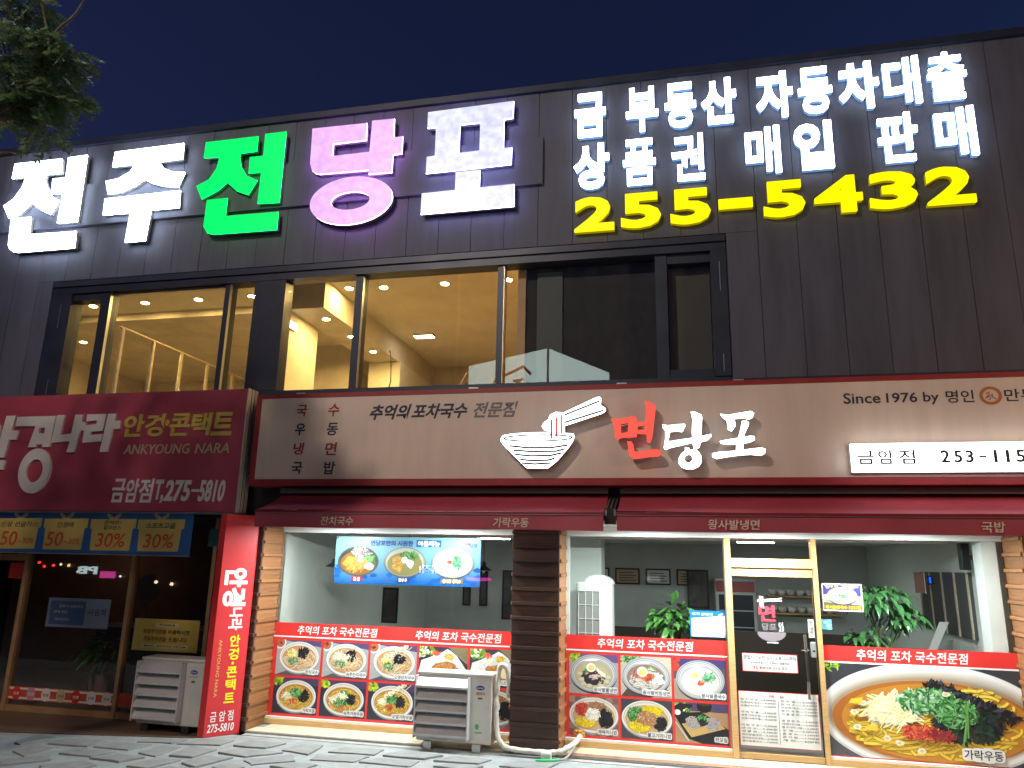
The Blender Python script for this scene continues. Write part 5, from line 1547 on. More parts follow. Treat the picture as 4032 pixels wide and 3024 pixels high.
# right-hand end of the shop: speaker, menu strip, frame stack, counter
t = thing('wall_speaker', (3.42, .7, 2.2), 'slim black speaker high on the wall by the right pillar', 'speaker')
MB().bevbox(3.32, 3.42, .62, .74, 2.18, 2.50, .01).build('cabinet', MT['black'], t)
MB().box(3.42, 3.50, .66, .70, 2.30, 2.36).build('wall_bracket', MT['black'], t)
t = thing('price_board', (3.45, 1.9, 1.4), 'dark wall board with pale bars inside the right window', 'board')
MB().box(3.46, 3.50, .9, 2.9, 1.35, 2.15).build('board', mat('board_dark', (.06, .06, .06), .6), t)
for yy in (.9, 1.37, 1.87, 2.37, 2.86):
    MB().box(3.445, 3.459, yy, yy + .05, 1.35, 2.15).build('board_bar', MT['stud'], t)
t = thing('cash_counter', (3.2, 1.8, .03), 'dark cash counter inside the right window', 'counter')
MB().box(2.75, 3.45, 1.3, 2.1, .03, 1.08).build('counter_body', mat('counter_black', (.03, .028, .03), .4), t)
MB().box(2.70, 3.45, 1.25, 2.15, 1.081, 1.12).build('counter_top', MT['darkwood'], t)
t = thing('menu_clipboard', (3.15, 1.5, 1.12), 'tilted pale menu clipboard standing on the dark counter', 'clipboard')
MB().extrude([(3.05, 1.125), (3.15, 1.125), (3.35, 1.52), (3.24, 1.52)], [(0, 1, 2, 3)], facade(1.45), 0, .012, True).build('board', MT['paper'], t)
t = thing('hanging_poster', (3.1, 1.4, 1.75), 'narrow brown poster hanging inside the right window', 'poster')
MB().box(2.98, 3.10, 1.40, 1.405, 1.88, 2.14).build('sheet', mat('brown_poster', (.16, .07, .05), .5), t)
MB().box(3.10, 3.106, 1.397, 1.407, 1.87, 2.15).build('edge_strip', MT['paper'], t)
t = thing('blue_lamp', (3.2, 1.9, 2.0), 'small glowing blue indicator lamp inside the right window', 'lamp')
MB().bevbox(3.30, 3.38, 2.0, 2.04, 1.98, 2.10, .01).build('housing', MT['black'], t)
MB().box(3.33, 3.35, 1.992, 1.998, 2.0, 2.08).build('lens', emit('blue_lens', (.0, .06, 1), 4), t)

# ------------------------------------------------------------------ air conditioner condensers
def condenser(x0, y0, z0, w, d, h, label, dirty, badge, fan_dx=0):
    t = thing('air_conditioner_unit', (x0 + w / 2, y0 + d / 2, 0), label, 'air conditioner', 'condenser units on the pavement')
    x1, y1, z1 = x0 + w, y0 + d, z0 + h
    MB().bevbox(x0, x1, y0, y1, z0, z1 - .035, .012).build('casing', MT['ac'], t)
    MB().bevbox(x0 - .012, x1 + .012, y0 - .012, y1 + .008, z1 - .034, z1, .010).build('top_cover', MT['ac'], t)
    gx1 = x0 + w * .70
    P = facade(y0)
    mb = MB()
    mb_flat(mb, *tess([rect(x0 + .03, gx1 - .02, z0 + .08, z1 - .10)]), P, .002)
    mb.build('fan_opening', MT['ac_dark'], t)
    fan = MB()
    fcx, fcz = (x0 + gx1) / 2, z0 + h * .47
    for r in [.06 + .045 * k for k in range(7)]:
        if fcz + r < z1 - .1 and fcz - r > z0 + .06:
            rg_ = ellipse(fcx, fcz, r, r, 28)
            ribbon(fan, rg_ + rg_[:1], .006, P, .006)
    for k in range(12):
        a = PI * k / 12
        ribbon(fan, [(fcx - .26 * math.cos(a), fcz - .26 * math.sin(a)), (fcx + .26 * math.cos(a), fcz + .26 * math.sin(a))], .004, P, .008)
    fan.build('fan_guard', MT['alu'], t)
    # tilted deflector slats on a raised frame
    n = 5
    zb, zt = z0 + .055, z1 - .055
    ph = (zt - zb) / n
    for k in range(n):
        za = zb + ph * k
        mb = MB()
        a, b = x0 + .004, gx1
        prof = [(y0 - .010, za + ph * .93), (y0 - .022, za + ph * .93), (y0 - .105, za + ph * .30), (y0 - .105, za + ph * .10), (y0 - .095, za + ph * .10), (y0 - .095, za + ph * .28)]
        m_ = len(prof)
        mb.v = [(a, q[0], q[1]) for q in prof] + [(b, q[0], q[1]) for q in prof]
        for q in range(m_):
            r = (q + 1) % m_
            mb.f.append((q, m_ + q, m_ + r, r))
        mb.f += [tuple(range(m_)), tuple(reversed(range(m_, 2 * m_)))]
        mb.c = [None] * len(mb.f)
        mb.build('deflector_slat', MT['louvre'], t)
    for a in (x0 - .002, gx1 + .001):
        MB().bevbox(a, a + .014, y0 - .11, y0 - .002, zb - .01, zt + .015, .003).build('deflector_side', MT['louvre'], t)
    for xx in (x0 + .10, x1 - .22):
        MB().box(xx, xx + .10, y0 - .02, y1 + .02, .004, z0 - .001).build('foot', MT['black'] if dirty else MT['alu'], t)
    # maker's badge
    bx, bz = x0 + w * .845, z1 - .155
    mb = MB()
    mb_flat(mb, *tess([ellipse(bx, bz, .052, .026, 32)]), P, .003)
    bo = mb.build('badge', mat('badge_blue' + str(dirty), (.015, .04, .30), .35), t)
    text('badge_lettering', 'Carrier', bo, MT['white'], bx - .040, bx + .040, bz - .010, bz + .013, P, .008, .25, .005)
    if badge:
        text('lettering', '캐리어', t, MT['red_text'], bx - .052, bx + .052, bz - .085, bz - .045, P, .016, 0, .003)
        mb = MB()
        mb_flat(mb, *tess([rect(bx - .028, bx + .028, bz - .125, bz - .105)]), P, .003)
        mb.build('plate', mat('brown_plate', (.12, .10, .08), .4), t)
        mb = MB()
        mb_flat(mb, *tess([ellipse(bx - .03, z0 + .19, .025, .032, 16)]), P, .003)
        mb_flat(mb, *tess([rect(bx - .055, bx + .03, z0 + .118, z0 + .132)]), P, .003)
        mb.build('eco_label', mat('green_label', (.12, .35, .2), .5), t)
    else:
        text('lettering', '캐리어 에어컨', t, MT['dark_text'], bx - .052, bx + .052, bz - .065, bz - .045, P, .01, 0, .003)
        mb = MB()
        mb_flat(mb, *tess([rect(bx - .026, bx + .026, bz - .125, bz - .100)]), P, .003)
        mb.build('plate', mat('brown_plate2', (.14, .11, .06), .4), t)
    for k in range(9):
        MB().box(x1 + .0005, x1 + .004, y0 + .05, y1 - .05, z0 + .2 + .05 * k, z0 + .212 + .05 * k).build('side_slot', MT['ac_dark'], t) if False else None
    return t
condenser(-3.15, -.57, .088, .92, .28, .77, 'white condenser unit with slatted front in front of the food posters', 0, True)
condenser(-6.80, -.80, .088, .90, .28, .79, 'condenser unit in shade beside the red column sign', 1, False)

# wrapped pipe from the condenser to the pillar base
hp = thing('wrapped_pipe', (-2.1, -.5, 0), 'white tape-wrapped pipe looping round the base of the central pillar', 'pipe')
path = [(-2.18, -.30, .62), (-2.165, -.42, .80), (-2.14, -.50, .92), (-2.10, -.53, .965), (-2.05, -.54, .93), (-2.045, -.50, .82), (-2.06, -.42, .66)]
path2 = [(-2.17, -.50, .86), (-2.185, -.52, .60), (-2.18, -.53, .36), (-2.165, -.54, .24), (-2.13, -.56, .15), (-2.05, -.575, .085), (-1.9, -.58, .065), (-1.7, -.58, .06), (-1.5, -.575, .065), (-1.40, -.56, .085), (-1.31, -.50, .13), (-1.26, -.40, .16), (-1.25, -.1, .17)]
def smooth(pts, n=5):
    out = []
    for i in range(len(pts) - 1):
        p0, p1_, p2_, p3_ = (Vector(pts[max(0, min(len(pts) - 1, k))]) for k in (i - 1, i, i + 1, i + 2))
        for k in range(n):
            t = k / n
            out.append(tuple(.5 * ((2 * p1_) + (-p0 + p2_) * t + (2 * p0 - 5 * p1_ + 4 * p2_ - p3_) * t * t + (-p0 + 3 * p1_ - 3 * p2_ + p3_) * t ** 3)))
    return out + [pts[-1]]
q = smooth([(-2.06, -.40, .60), (-2.05, -.50, .82), (-2.06, -.545, .93), (-2.11, -.555, .97), (-2.155, -.54, .92)] + path2[1:])
MB().tube(q, [.030 + .003 * math.sin(k * 1.7) for k in range(len(q))], 10).build('pipe', MT['hose'], hp, True)
fo = MB()
rgf = random.Random(2)
bmf = bmesh.new()
bmesh.ops.create_icosphere(bmf, subdivisions=3, radius=1)
for v in bmf.verts:
    k = .055 * (1 + .35 * math.sin(v.co.x * 7 + 1) * math.sin(v.co.y * 6) + .2 * math.sin(v.co.z * 11))
    v.co = Vector((-1.265 + v.co.x * k * 1.1, -.14 + v.co.y * k, .185 + v.co.z * k * .9))
me = bpy.data.meshes.new('sealing_foam')
bmf.to_mesh(me); bmf.free()
me.materials.append(MT['foam'])
link('sealing_foam', me, hp)
gh = thing('drain_hose', (-1.45, -.7, 0), 'thin grey drain hose with bright green end on the pavement', 'hose')
MB().tube(smooth([(-1.26, -.44, .145), (-1.30, -.56, .07), (-1.36, -.66, .025), (-1.42, -.70, .02)]), .013, 8).build('grey_hose', mat('grey_hose', (.28, .28, .27), .5), gh, True)
MB().tube(smooth([(-1.42, -.70, .02), (-1.50, -.745, .02), (-1.60, -.775, .02), (-1.66, -.78, .02)]), .014, 8).build('green_end', MT['green_hose'], gh, True)
tag(MB().bevbox(-1.62, -1.50, -.70, -.64, .0, .085, .018).build('drain_block', mat('white_block', (.66, .66, .64), .6, 0, .15, 12)), 'small white plastic block on the pavement at the central pillar', 'block')

# ------------------------------------------------------------------ optician next door
os_ = thing('shop_sign', (-8, -.45, 2.72), 'crimson optician sign box with dull white and gold letters', 'sign')
MB().box(-12.9, -5.715, -.79, -.56, 2.722, 4.388).build('sign_box', MT['optic_red'], os_)
MB().box(-5.714, -5.700, -.80, -.56, 2.715, 4.395).build('end_plate', mat('pale_end_plate', (.55, .51, .46), .5, .1, .2, 6), os_)
MB().box(-5.6995, -5.694, -.72, -.715, 2.72, 4.39).build('end_seam', MT['ac_dark'], os_)
MB().box(-5.6995, -5.694, -.65, -.645, 2.72, 4.39).build('end_seam', MT['ac_dark'], os_)
MB().box(-12.9, -5.70, -.80, -.56, 2.70, 2.7145).build('bottom_trim', MT['alu'], os_)
MB().box(-12.9, -5.8, -.56, -.44, 3.0, 3.1).build('fixing_bar', MT['frame'], os_)
PO = facade(-.79)
def oletter(body, m, x0, x1, z0, z1, bold, shear=.12, thick=.03):
    text('raised_letter', body, os_, m, x0, x1, z0, z1, PO, bold, shear, .001, thick)
oletter('안', MT['offwhite'], -10.2, -9.38, 3.3, 4.09, .05)
def oshape(pts):
    mb = MB()
    v, f = tess(pts)
    mb.extrude(v, f, PO, .001, .032)
    mb.build('raised_letter', MT['offwhite'], os_)
# the large letter with the long ring
oshape([[(-9.42, 4.07), (-8.75, 4.07), (-8.77, 3.62), (-8.90, 3.62), (-8.90, 3.66), (-9.0, 3.66), (-9.0, 3.62), (-9.14, 3.62), (-9.07, 3.93), (-9.42, 3.93)], [(-9.0, 3.90), (-8.90, 3.90), (-8.90, 3.82), (-9.0, 3.82)]])
oshape([ellipse(-8.96, 3.28, .27, .32, 40), ellipse(-8.96, 3.28, .14, .165, 32)])
oshape([[(-8.73, 4.08), (-8.60, 4.08), (-8.62, 3.79), (-8.44, 3.81), (-8.42, 4.08), (-8.29, 4.08), (-8.30, 3.97), (-8.22, 3.97), (-8.22, 3.85), (-8.30, 3.85), (-8.35, 3.54), (-8.47, 3.54), (-8.44, 3.70), (-8.76, 3.68)]])
oshape([[(-8.22, 4.08), (-7.91, 4.08), (-7.92, 3.84), (-8.12, 3.83), (-8.12, 3.78), (-7.91, 3.79), (-7.92, 3.69), (-8.23, 3.67), (-8.23, 3.92), (-8.04, 3.94), (-8.04, 3.99), (-8.22, 3.98)]])
oshape([[(-7.87, 4.08), (-7.74, 4.08), (-7.75, 3.98), (-7.65, 3.98), (-7.65, 3.86), (-7.76, 3.86), (-7.80, 3.54), (-7.92, 3.54)]])
for ch, a, b in (('안', -7.60, -7.27), ('경', -7.25, -6.95), ('콘', -6.86, -6.54), ('택', -6.52, -6.22), ('트', -6.20, -5.88)):
    oletter(ch, MT['gold'], a, b, 3.745, 4.065, .03, .08, .02)
mb = MB(); mb.extrude(*tess([ellipse(-6.905, 3.935, .03, .045, 20)]), PO, .001, .02); mb.build('raised_letter', MT['gold'], os_)
oletter('ANKYOUNG', MT['tan_letter'], -7.54, -6.51, 3.505, 3.64, .004, .15, .012)
oletter('NARA', MT['tan_letter'], -6.41, -5.89, 3.505, 3.64, .004, .15, .012)
for ch, a, b in (('금', -7.64, -7.44), ('암', -7.42, -7.22), ('점', -7.21, -7.0)):
    oletter(ch, MT['offwhite'], a, b, 2.84, 3.165, .02, .08, .012)
oletter('T,', MT['offwhite'], -6.97, -6.82, 2.83, 3.15, .03, .08, .012)
oletter('275', MT['offwhite'], -6.80, -6.42, 2.855, 3.145, .03, .1, .012)
oletter('-', MT['offwhite'], -6.40, -6.28, 2.985, 3.02, .0, 0, .012)
oletter('5810', MT['offwhite'], -6.28, -5.90, 2.855, 3.145, .03, .1, .012)

# blue sale banner with yellow gift boxes
bn = thing('sale_banner', (-8, -.70, 2.14), 'blue sale banner with yellow gift boxes under the optician sign', 'banner')
MB().box(-12.5, -6.385, -.70, -.694, 2.15, 2.699).build('sheet', MT['banner_blue'], bn)
MB().box(-12.5, -6.38, -.712, -.69, 2.135, 2.149).build('bottom_rail', MT['alu'], bn)
PB = facade(-.70)
gifts = [(-9.53, '신상 선글라스', '50', '~30%'), (-8.76, '안경테', '50', '~30%'), (-7.99, '콘택트/칼라렌즈', '30%', ''), (-7.235, '스포츠고글', '30%', '')]
for gx, a, b, c in gifts:
    gb = MB()
    mb_flat(gb, *tess([[(gx + .045, 2.195), (gx + .67, 2.20), (gx + .685, 2.49), (gx + .725, 2.50), (gx + .725, 2.625), (gx, 2.615), (gx, 2.49), (gx + .03, 2.485)]]), PB, .002)
    go = gb.build('gift_print', MT['gift_yellow'], bn)
    bowm = MB()
    for s in (-1, 1):
        e = [(gx + .36 + s * (.06 + .05 * math.cos(k * PI / 8) * .9 + .02 * math.sin(k * PI / 8)), 2.655 + .028 * math.sin(k * PI / 8) + .02 * math.cos(k * PI / 8)) for k in range(17)]
        ribbon(bowm, e, .016, PB, .004)
    bowm.build('bow_print', mat('bow_yellow', (.6, .5, .2), .5) if 'bow_yellow' not in bpy.data.materials else bpy.data.materials['bow_yellow'], go)
    if '/' in a:
        u, w = a.split('/')
        text('lettering', u + '/', go, MT['dark_text'], gx + .22, gx + .50, 2.545, 2.60, PB, .008, .1, .005)
        text('lettering', w, go, MT['dark_text'], gx + .22, gx + .50, 2.475, 2.53, PB, .008, .1, .005)
    else:
        wd = .045 * len(a)
        text('lettering', a, go, MT['dark_text'], gx + .36 - wd, gx + .36 + wd, 2.50, 2.575, PB, .008, .1, .005)
    if c:
        text('lettering', b, go, MT['orange_red'], gx + .08, gx + .36, 2.24, 2.44, PB, .012, .12, .005)
        text('lettering', c, go, MT['orange_red'], gx + .38, gx + .64, 2.27, 2.35, PB, .006, .12, .005)
    else:
        text('lettering', b, go, MT['orange_red'], gx + .13, gx + .59, 2.24, 2.43, PB, .012, .12, .005)

# glazed front
of = thing('optician_storefront', (-8, -.3, 0), 'dark glazed optician front in bronze aluminium frames', 'shop front')
for x0, x1 in ((-9.33, -9.265), (-7.545, -7.485), (-6.28, -6.22), (-11.2, -11.13)):
    MB().bevbox(x0, x1, -.35, -.24, .006, 2.69, .004).build('frame_post', MT['alu_warm'], of)
MB().box(-12.9, -9.331, -.34, -.25, 2.03, 2.12).build('transom_rail', MT['alu_warm'], of)
MB().box(-12.9, -5.98, -.33, -.25, .007, .085).build('base_rail', MT['alu_warm'], of)
for x0, x1 in ((-9.264, -7.546), (-7.484, -6.281), (-11.129, -9.331)):
    MB().box(x0, x1, -.30, -.292, .086, 2.69 if x1 > -9 else 2.029).build('window_pane', MT['glass_dark'], of)
MB().box(-6.219, -5.98, -.32, -.26, .086, 2.69).build('end_panel', MT['frame'], of)
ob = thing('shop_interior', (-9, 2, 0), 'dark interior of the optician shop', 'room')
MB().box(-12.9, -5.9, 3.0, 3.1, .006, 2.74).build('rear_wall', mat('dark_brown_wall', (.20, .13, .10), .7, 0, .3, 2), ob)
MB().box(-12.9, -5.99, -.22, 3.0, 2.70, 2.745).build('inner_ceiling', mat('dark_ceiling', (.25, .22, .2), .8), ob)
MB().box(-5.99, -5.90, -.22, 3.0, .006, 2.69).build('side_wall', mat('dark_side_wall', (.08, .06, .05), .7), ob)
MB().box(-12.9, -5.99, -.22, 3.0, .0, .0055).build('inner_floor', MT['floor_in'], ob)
t = thing('display_counter', (-8.5, 1.6, 0), 'dark display counter behind the optician window', 'counter')
MB().bevbox(-9.4, -7.2, 1.3, 1.8, .006, 1.0, .02).build('counter_body', MT['darkwood'], t)
MB().box(-9.42, -7.18, 1.28, 1.82, 1.001, 1.03).build('counter_top', mat('pale_top', (.25, .24, .22), .4), t)
t = thing('lens_display', (-8.66, 1.5, 1.03), 'round grey lens display standing on the optician counter', 'display')
MB().disc((-8.66, 1.5, 1.62), .22, 36, 'y', .02).build('disc', mat('grey_disc', (.22, .20, .19), .6), t)
MB().tube([(-8.66, 1.51, 1.03), (-8.66, 1.51, 1.42)], .015, 8).build('stem', MT['steel'], t)
plant(-8.35, .35, 0, 'shaded leafy plant behind the optician window', MT['houseleaf'], [(.0, 0, .78, .3, .2, .22, 60, .24, .09, .6)], 9, .45)
t = thing('display_lamp', (-10.4, 2.2, 2.7), 'small dim warm lamp under the optician ceiling', 'ceiling light')  # unseen lamp added to warm the optician interior
MB().tube([(-10.4, 2.2, 2.70), (-10.4, 2.2, 2.62)], [.06, .07], 16).build('housing', MT['black'], t)
MB().disc((-10.4, 2.2, 2.615), .06, 16).build('lens', emit('display_lens', (1, .5, .25), 60), t)
# notices on the optician glass
PG = facade(-.303)
t = sheet('blue_grey_notice', -8.85, -7.82, 1.135, 1.53, -.303, MT['grey_notice'], 'faded blue grey notice on the optician window', 'notice')
mb = MB(); mb_flat(mb, *tess([rect(-8.80, -8.22, 1.17, 1.49)]), PG, .001); mb.build('blue_field', mat('dull_blue', (.04, .09, .2), .5), t)
text('lettering', '사용처', t, MT['dark_text'], -8.17, -7.88, 1.30, 1.40, PG, .016, .05)
text('lettering', '전주시 선글라스', t, MT['tan_letter'], -8.66, -8.26, 1.40, 1.44, PG, .01)
text('lettering', '카드', t, MT['tan_letter'], -8.74, -8.50, 1.32, 1.36, PG, .01)
text('lettering', '복지카드', t, MT['tan_letter'], -8.70, -8.46, 1.22, 1.26, PG, .01)
t = sheet('parking_notice', -7.39, -6.38, .885, 1.30, -.303, MT['yellow_board'], 'yellow parking notice above the shaded condenser unit', 'notice')
mb = MB()
for k in range(4):
    a, b = (-7.365, -6.405), (.912, 1.272)
    q = [(a[0], b[0]), (a[1], b[0]), (a[1], b[1]), (a[0], b[1])]
    ribbon(mb, [q[k], q[(k + 1) % 4]], .006, PG, .002)
mb.build('border_line', MT['tan_letter'], t)
mb = MB(); mb_flat(mb, *tess([rect(-7.06, -6.70, 1.195, 1.25)]), PG, .0025); mb_flat(mb, *tess([rect(-7.25, -6.52, .925, .975)]), PG, .0025); mb.build('cream_field', mat('cream_field', (.62, .52, .26), .5), t)
brown = mat('brown_print', (.22, .07, .02), .5)
text('lettering', '주차안내', t, MT['dark_text'], -7.0, -6.76, 1.205, 1.24, PG, .014, 0, .004)
text('lettering', '공영주차장을', t, brown, -7.24, -6.88, 1.105, 1.165, PG, .018, .05, .004)
text('lettering', '이용하시면', t, MT['dark_text'], -6.85, -6.52, 1.105, 1.165, PG, .018, .05, .004)
text('lettering', '무료주차권을', t, brown, -7.22, -6.87, 1.01, 1.07, PG, .018, .05, .004)
text('lettering', '드립니다', t, MT['dark_text'], -6.83, -6.55, 1.01, 1.07, PG, .018, .05, .004)
text('lettering', '공영주차장 전방 50M', t, brown, -7.0, -6.56, .935, .965, PG, .01, 0, .004)
mb = MB(); ribbon(mb, [(-7.18, .95), (-7.06, .95)], .012, PG, .004); mb_flat(mb, *tess([[(-7.21, .95), (-7.17, .968), (-7.17, .932)]]), PG, .0045); mb.build('arrow', brown, t)
t = thing('sticker_strip', (-8.4, -.303, .15), 'orange and white sticker strip along the foot of the optician window', 'sticker')
MB().box(-9.262, -7.548, -.304, -.302, .15, .325).build('orange_band', MT['orange_red'], t)
MB().box(-7.482, -6.9, -.304, -.302, .15, .325).build('orange_band', MT['orange_red'], t)
MB().box(-9.262, -7.548, -.3065, -.3045, .285, .312).build('white_band', MT['paper'], t)
MB().box(-9.262, -7.548, -.3065, -.3045, .165, .19).build('white_band', MT['paper'], t)
for k in range(7):
    cx = -9.14 + .245 * k
    m = [MT['vinyl_red'], mat('pinkish', (.6, .25, .35), .5), MT['paper'], mat('buff', (.6, .5, .3), .5), MT['vinyl_red'], MT['paper'], MT['offwhite']][k]
    mb = MB(); mb_flat(mb, *tess([ellipse(cx, .238, .075, .085, 28)]), PG, .005); o = mb.build('round_sticker', m, t)
    text('lettering', '안경', o, MT['white'] if k in (0, 1, 4) else MT['red_text'], cx - .045, cx + .045, .215, .255, PG, .02, 0, .007)
t = sheet('red_door_sticker', -9.62, -9.345, 1.78, 2.0, -.303, MT['vinyl_red'], 'small red square sticker at the left optician door', 'sticker')
t = sheet('teal_notice', -6.36, -6.0, 2.28, 2.52, -.36, mat('teal_board', (.03, .09, .11), .5), 'dark teal board right of the blue sale banner', 'notice')
text('lettering', '안경', t, MT['black'], -6.16, -6.02, 2.33, 2.43, facade(-.36), .01)

# tall red column sign with white and yellow lettering
cs = thing('column_sign', (-5.66, -.7, 0), 'tall red column sign with white and yellow lettering between the shops', 'sign')
foot = [(-5.845, -.89), (-5.76, -.89), (-5.50, -.55), (-5.50, -.528), (-5.845, -.528)]
MB().extrude(*tess([foot]), lambda x, y, d: (x, y, d), .0, 2.69, True).build('column_body', MT['stand_red'], cs)
U = Vector((.26, .34, 0)).normalized()
NN = Vector((U.y, -U.x, 0))
def PC(x, z, d):
    q = Vector((-5.76, -.89, 0)) + U * x + NN * d
    return (q.x, q.y, z)
wp, yp = MT['white'], MT['yellow_text']
def cpoly(loops, m):
    mb = MB()
    mb_flat(mb, *tess(loops), PC, .003)
    return mb.build('lettering', m, cs)
# shop name turned a quarter clockwise, reading downwards
def turned(body, m, z_top, z_bot, x0, x1, bold):
    v, f = fit_text(body, 0, z_top - z_bot, 0, x1 - x0, bold)
    mb = MB()
    mb.v = [PC(x0 + w, z_top - u, .003) for u, w in v]
    mb.f = [tuple(q) for q in f]
    mb.c = [None] * len(mb.f)
    return mb.build('lettering', m, cs)
turned('안', wp, 2.01, 1.77, .055, .355, .045)
turned('경', wp, 1.765, 1.53, .055, .355, .045)
turned('나', wp, 1.515, 1.385, .165, .335, .035)
turned('라', wp, 1.375, 1.24, .165, .345, .03)
for ch, a, b in (('안', 1.04, 1.18), ('경', .88, 1.02), ('콘', .67, .80), ('택', .52, .65), ('트', .37, .49)):
    text('lettering', ch, cs, yp, .205, .335, a, b, PC, .03)
cpoly([ellipse(.27, .84, .016, .018, 16)], yp)
turned('ANKYOUNG NARA', MT['gold'], 1.13, .45, .072, .112, .0)
text('lettering', '금 암 점', cs, wp, .06, .345, .165, .285, PC, .01)
text('lettering', '275-5810', cs, wp, .04, .365, .045, .140, PC, .02, .08)

# ------------------------------------------------------------------ street tree
tr = thing('street_tree', (-7.6, -5.2, 0), 'leafy street tree with small pinnate leaves against the night sky', 'tree')
MB().tube(smooth([(-7.6, -5.2, -.05), (-7.58, -5.2, 1.2), (-7.5, -5.2, 2.6), (-7.4, -5.15, 3.8), (-7.2, -5.1, 4.8)], 4), [.17, .165, .16, .155, .15, .15, .145, .145, .14, .14, .135, .13, .13, .125, .12, .11, .10], 12).build('trunk', MT['bark'], tr, True)
limbs = MB()
L1 = [(-7.2, -5.1, 4.8), (-6.6, -5.05, 5.2), (-6.0, -5.0, 5.6), (-5.65, -5.0, 5.85), (-5.55, -5.0, 6.05), (-5.40, -5.0, 6.27), (-5.35, -5.0, 6.40), (-5.33, -5.0, 6.57), (-5.24, -5.0, 6.69), (-5.12, -5.0, 6.79), (-5.04, -5.0, 6.95)]
L2 = [(-5.34, -5.0, 6.57), (-5.43, -5.0, 6.79), (-5.51, -5.0, 7.02), (-5.55, -5.0, 7.4)]
L3 = [(-7.2, -5.1, 4.8), (-7.1, -5.4, 5.8), (-6.7, -5.5, 6.8), (-6.3, -5.5, 7.7)]
L4 = [(-7.2, -5.1, 4.8), (-7.8, -5.3, 5.8), (-8.3, -5.5, 6.8)]
L5 = [(-6.6, -5.05, 5.2), (-6.1, -4.9, 5.45), (-5.75, -4.9, 5.55), (-5.55, -4.9, 5.52)]
L6 = [(-6.0, -5.0, 5.6), (-5.75, -4.95, 6.1), (-5.7, -4.95, 6.6), (-5.72, -4.95, 7.1)]
for Lp, r0, r1 in ((L1, .045, .008), (L2, .010, .006), (L3, .06, .015), (L4, .06, .02), (L5, .03, .008), (L6, .022, .007)):
    q = smooth(Lp, 4)
    limbs.tube(q, [r0 + (r1 - r0) * k / (len(q) - 1) for k in range(len(q))], 7)
limbs.build('limb', MT['bark'], tr, True)
rgt = random.Random(21)
leaves = MB()
twigs = MB()
def pinnate(base, d, L):
    d = Vector(d).normalized()
    side = d.cross(Vector((0, 0, 1)))
    if side.length < .1:
        side = Vector((1, 0, 0))
    side.normalize()
    roll = rgt.uniform(-.9, .9)
    up = side.cross(d)
    s2 = side * math.cos(roll) + up * math.sin(roll)
    n = 7
    for k in range(n):
        u = .15 + .85 * k / (n - 1)
        c = Vector(base) + d * (L * u) + Vector((0, 0, -.35 * L * u * u))
        for sg in (-1, 1):
            a = (s2 * sg + d * .55 + Vector((0, 0, -.25 + rgt.uniform(-.25, .25)))).normalized()
            l = L * .38 * (1 - .35 * abs(u - .5)) * rgt.uniform(.8, 1.15)
            w = d * (l * .26)
            tip = c + a * l
            mid = c + a * (l * .5)
            leaves.face([tuple(c), tuple(mid - w), tuple(tip), tuple(mid + w)])
    c = Vector(base) + d * L + Vector((0, 0, -.35 * L))
    l = L * .3
    leaves.face([tuple(c), tuple(c + d * l * .5 + s2 * l * .22), tuple(c + d * l), tuple(c + d * l * .5 - s2 * l * .22)])
clumps = [(-5.75, -5.0, 6.45, .40, .35, .38, 150), (-5.35, -5.0, 6.42, .20, .25, .16, 60), (-5.12, -5.0, 6.38, .12, .16, .13, 26), (-5.25, -4.95, 6.12, .17, .2, .10, 46), (-5.45, -4.95, 5.95, .22, .2, .10, 50), (-5.08, -4.95, 5.94, .09, .12, .05, 12), (-5.36, -4.9, 5.76, .15, .15, .05, 22), (-5.78, -5.0, 6.0, .22, .3, .11, 60), (-5.85, -5.0, 6.95, .30, .3, .22, 80), (-5.50, -5.0, 6.98, .10, .15, .07, 14), 
          (-6.4, -5.1, 6.3, .5, .6, .6, 150), (-6.5, -5.4, 7.3, .7, .7, .5, 150), (-7.4, -5.4, 6.9, .9, .8, .7, 200), (-8.3, -5.4, 6.5, .8, .8, .6, 140), (-7.4, -4.7, 5.9, .8, .6, .4, 120), (-7.2, -6.1, 6.3, .8, .5, .6, 120)]
for cx, cy_, cz, rx, ry, rz, n in clumps:
    for _ in range(int(n * 1.15)):
        while True:
            q = Vector((rgt.uniform(-1, 1), rgt.uniform(-1, 1), rgt.uniform(-1, 1)))
            if q.length < 1:
                break
        b = (cx + q.x * rx, cy_ + q.y * ry, cz + q.z * rz)
        pinnate(b, (q.x * .6 + rgt.uniform(-.3, .9), q.y + rgt.uniform(-.5, .5), rgt.uniform(-.5, .25)), rgt.uniform(.12, .20))
        if rgt.random() < .25:
            twigs.tube([(cx + q.x * rx * .3, cy_ + q.y * ry * .3, cz + q.z * rz * .3 - .04), b], [.005, .002], 5)
leaves.build('crown', MT['leaf'], tr)
tw = twigs.build('twig', MT['bark'], tr)
tw['kind'] = 'stuff'

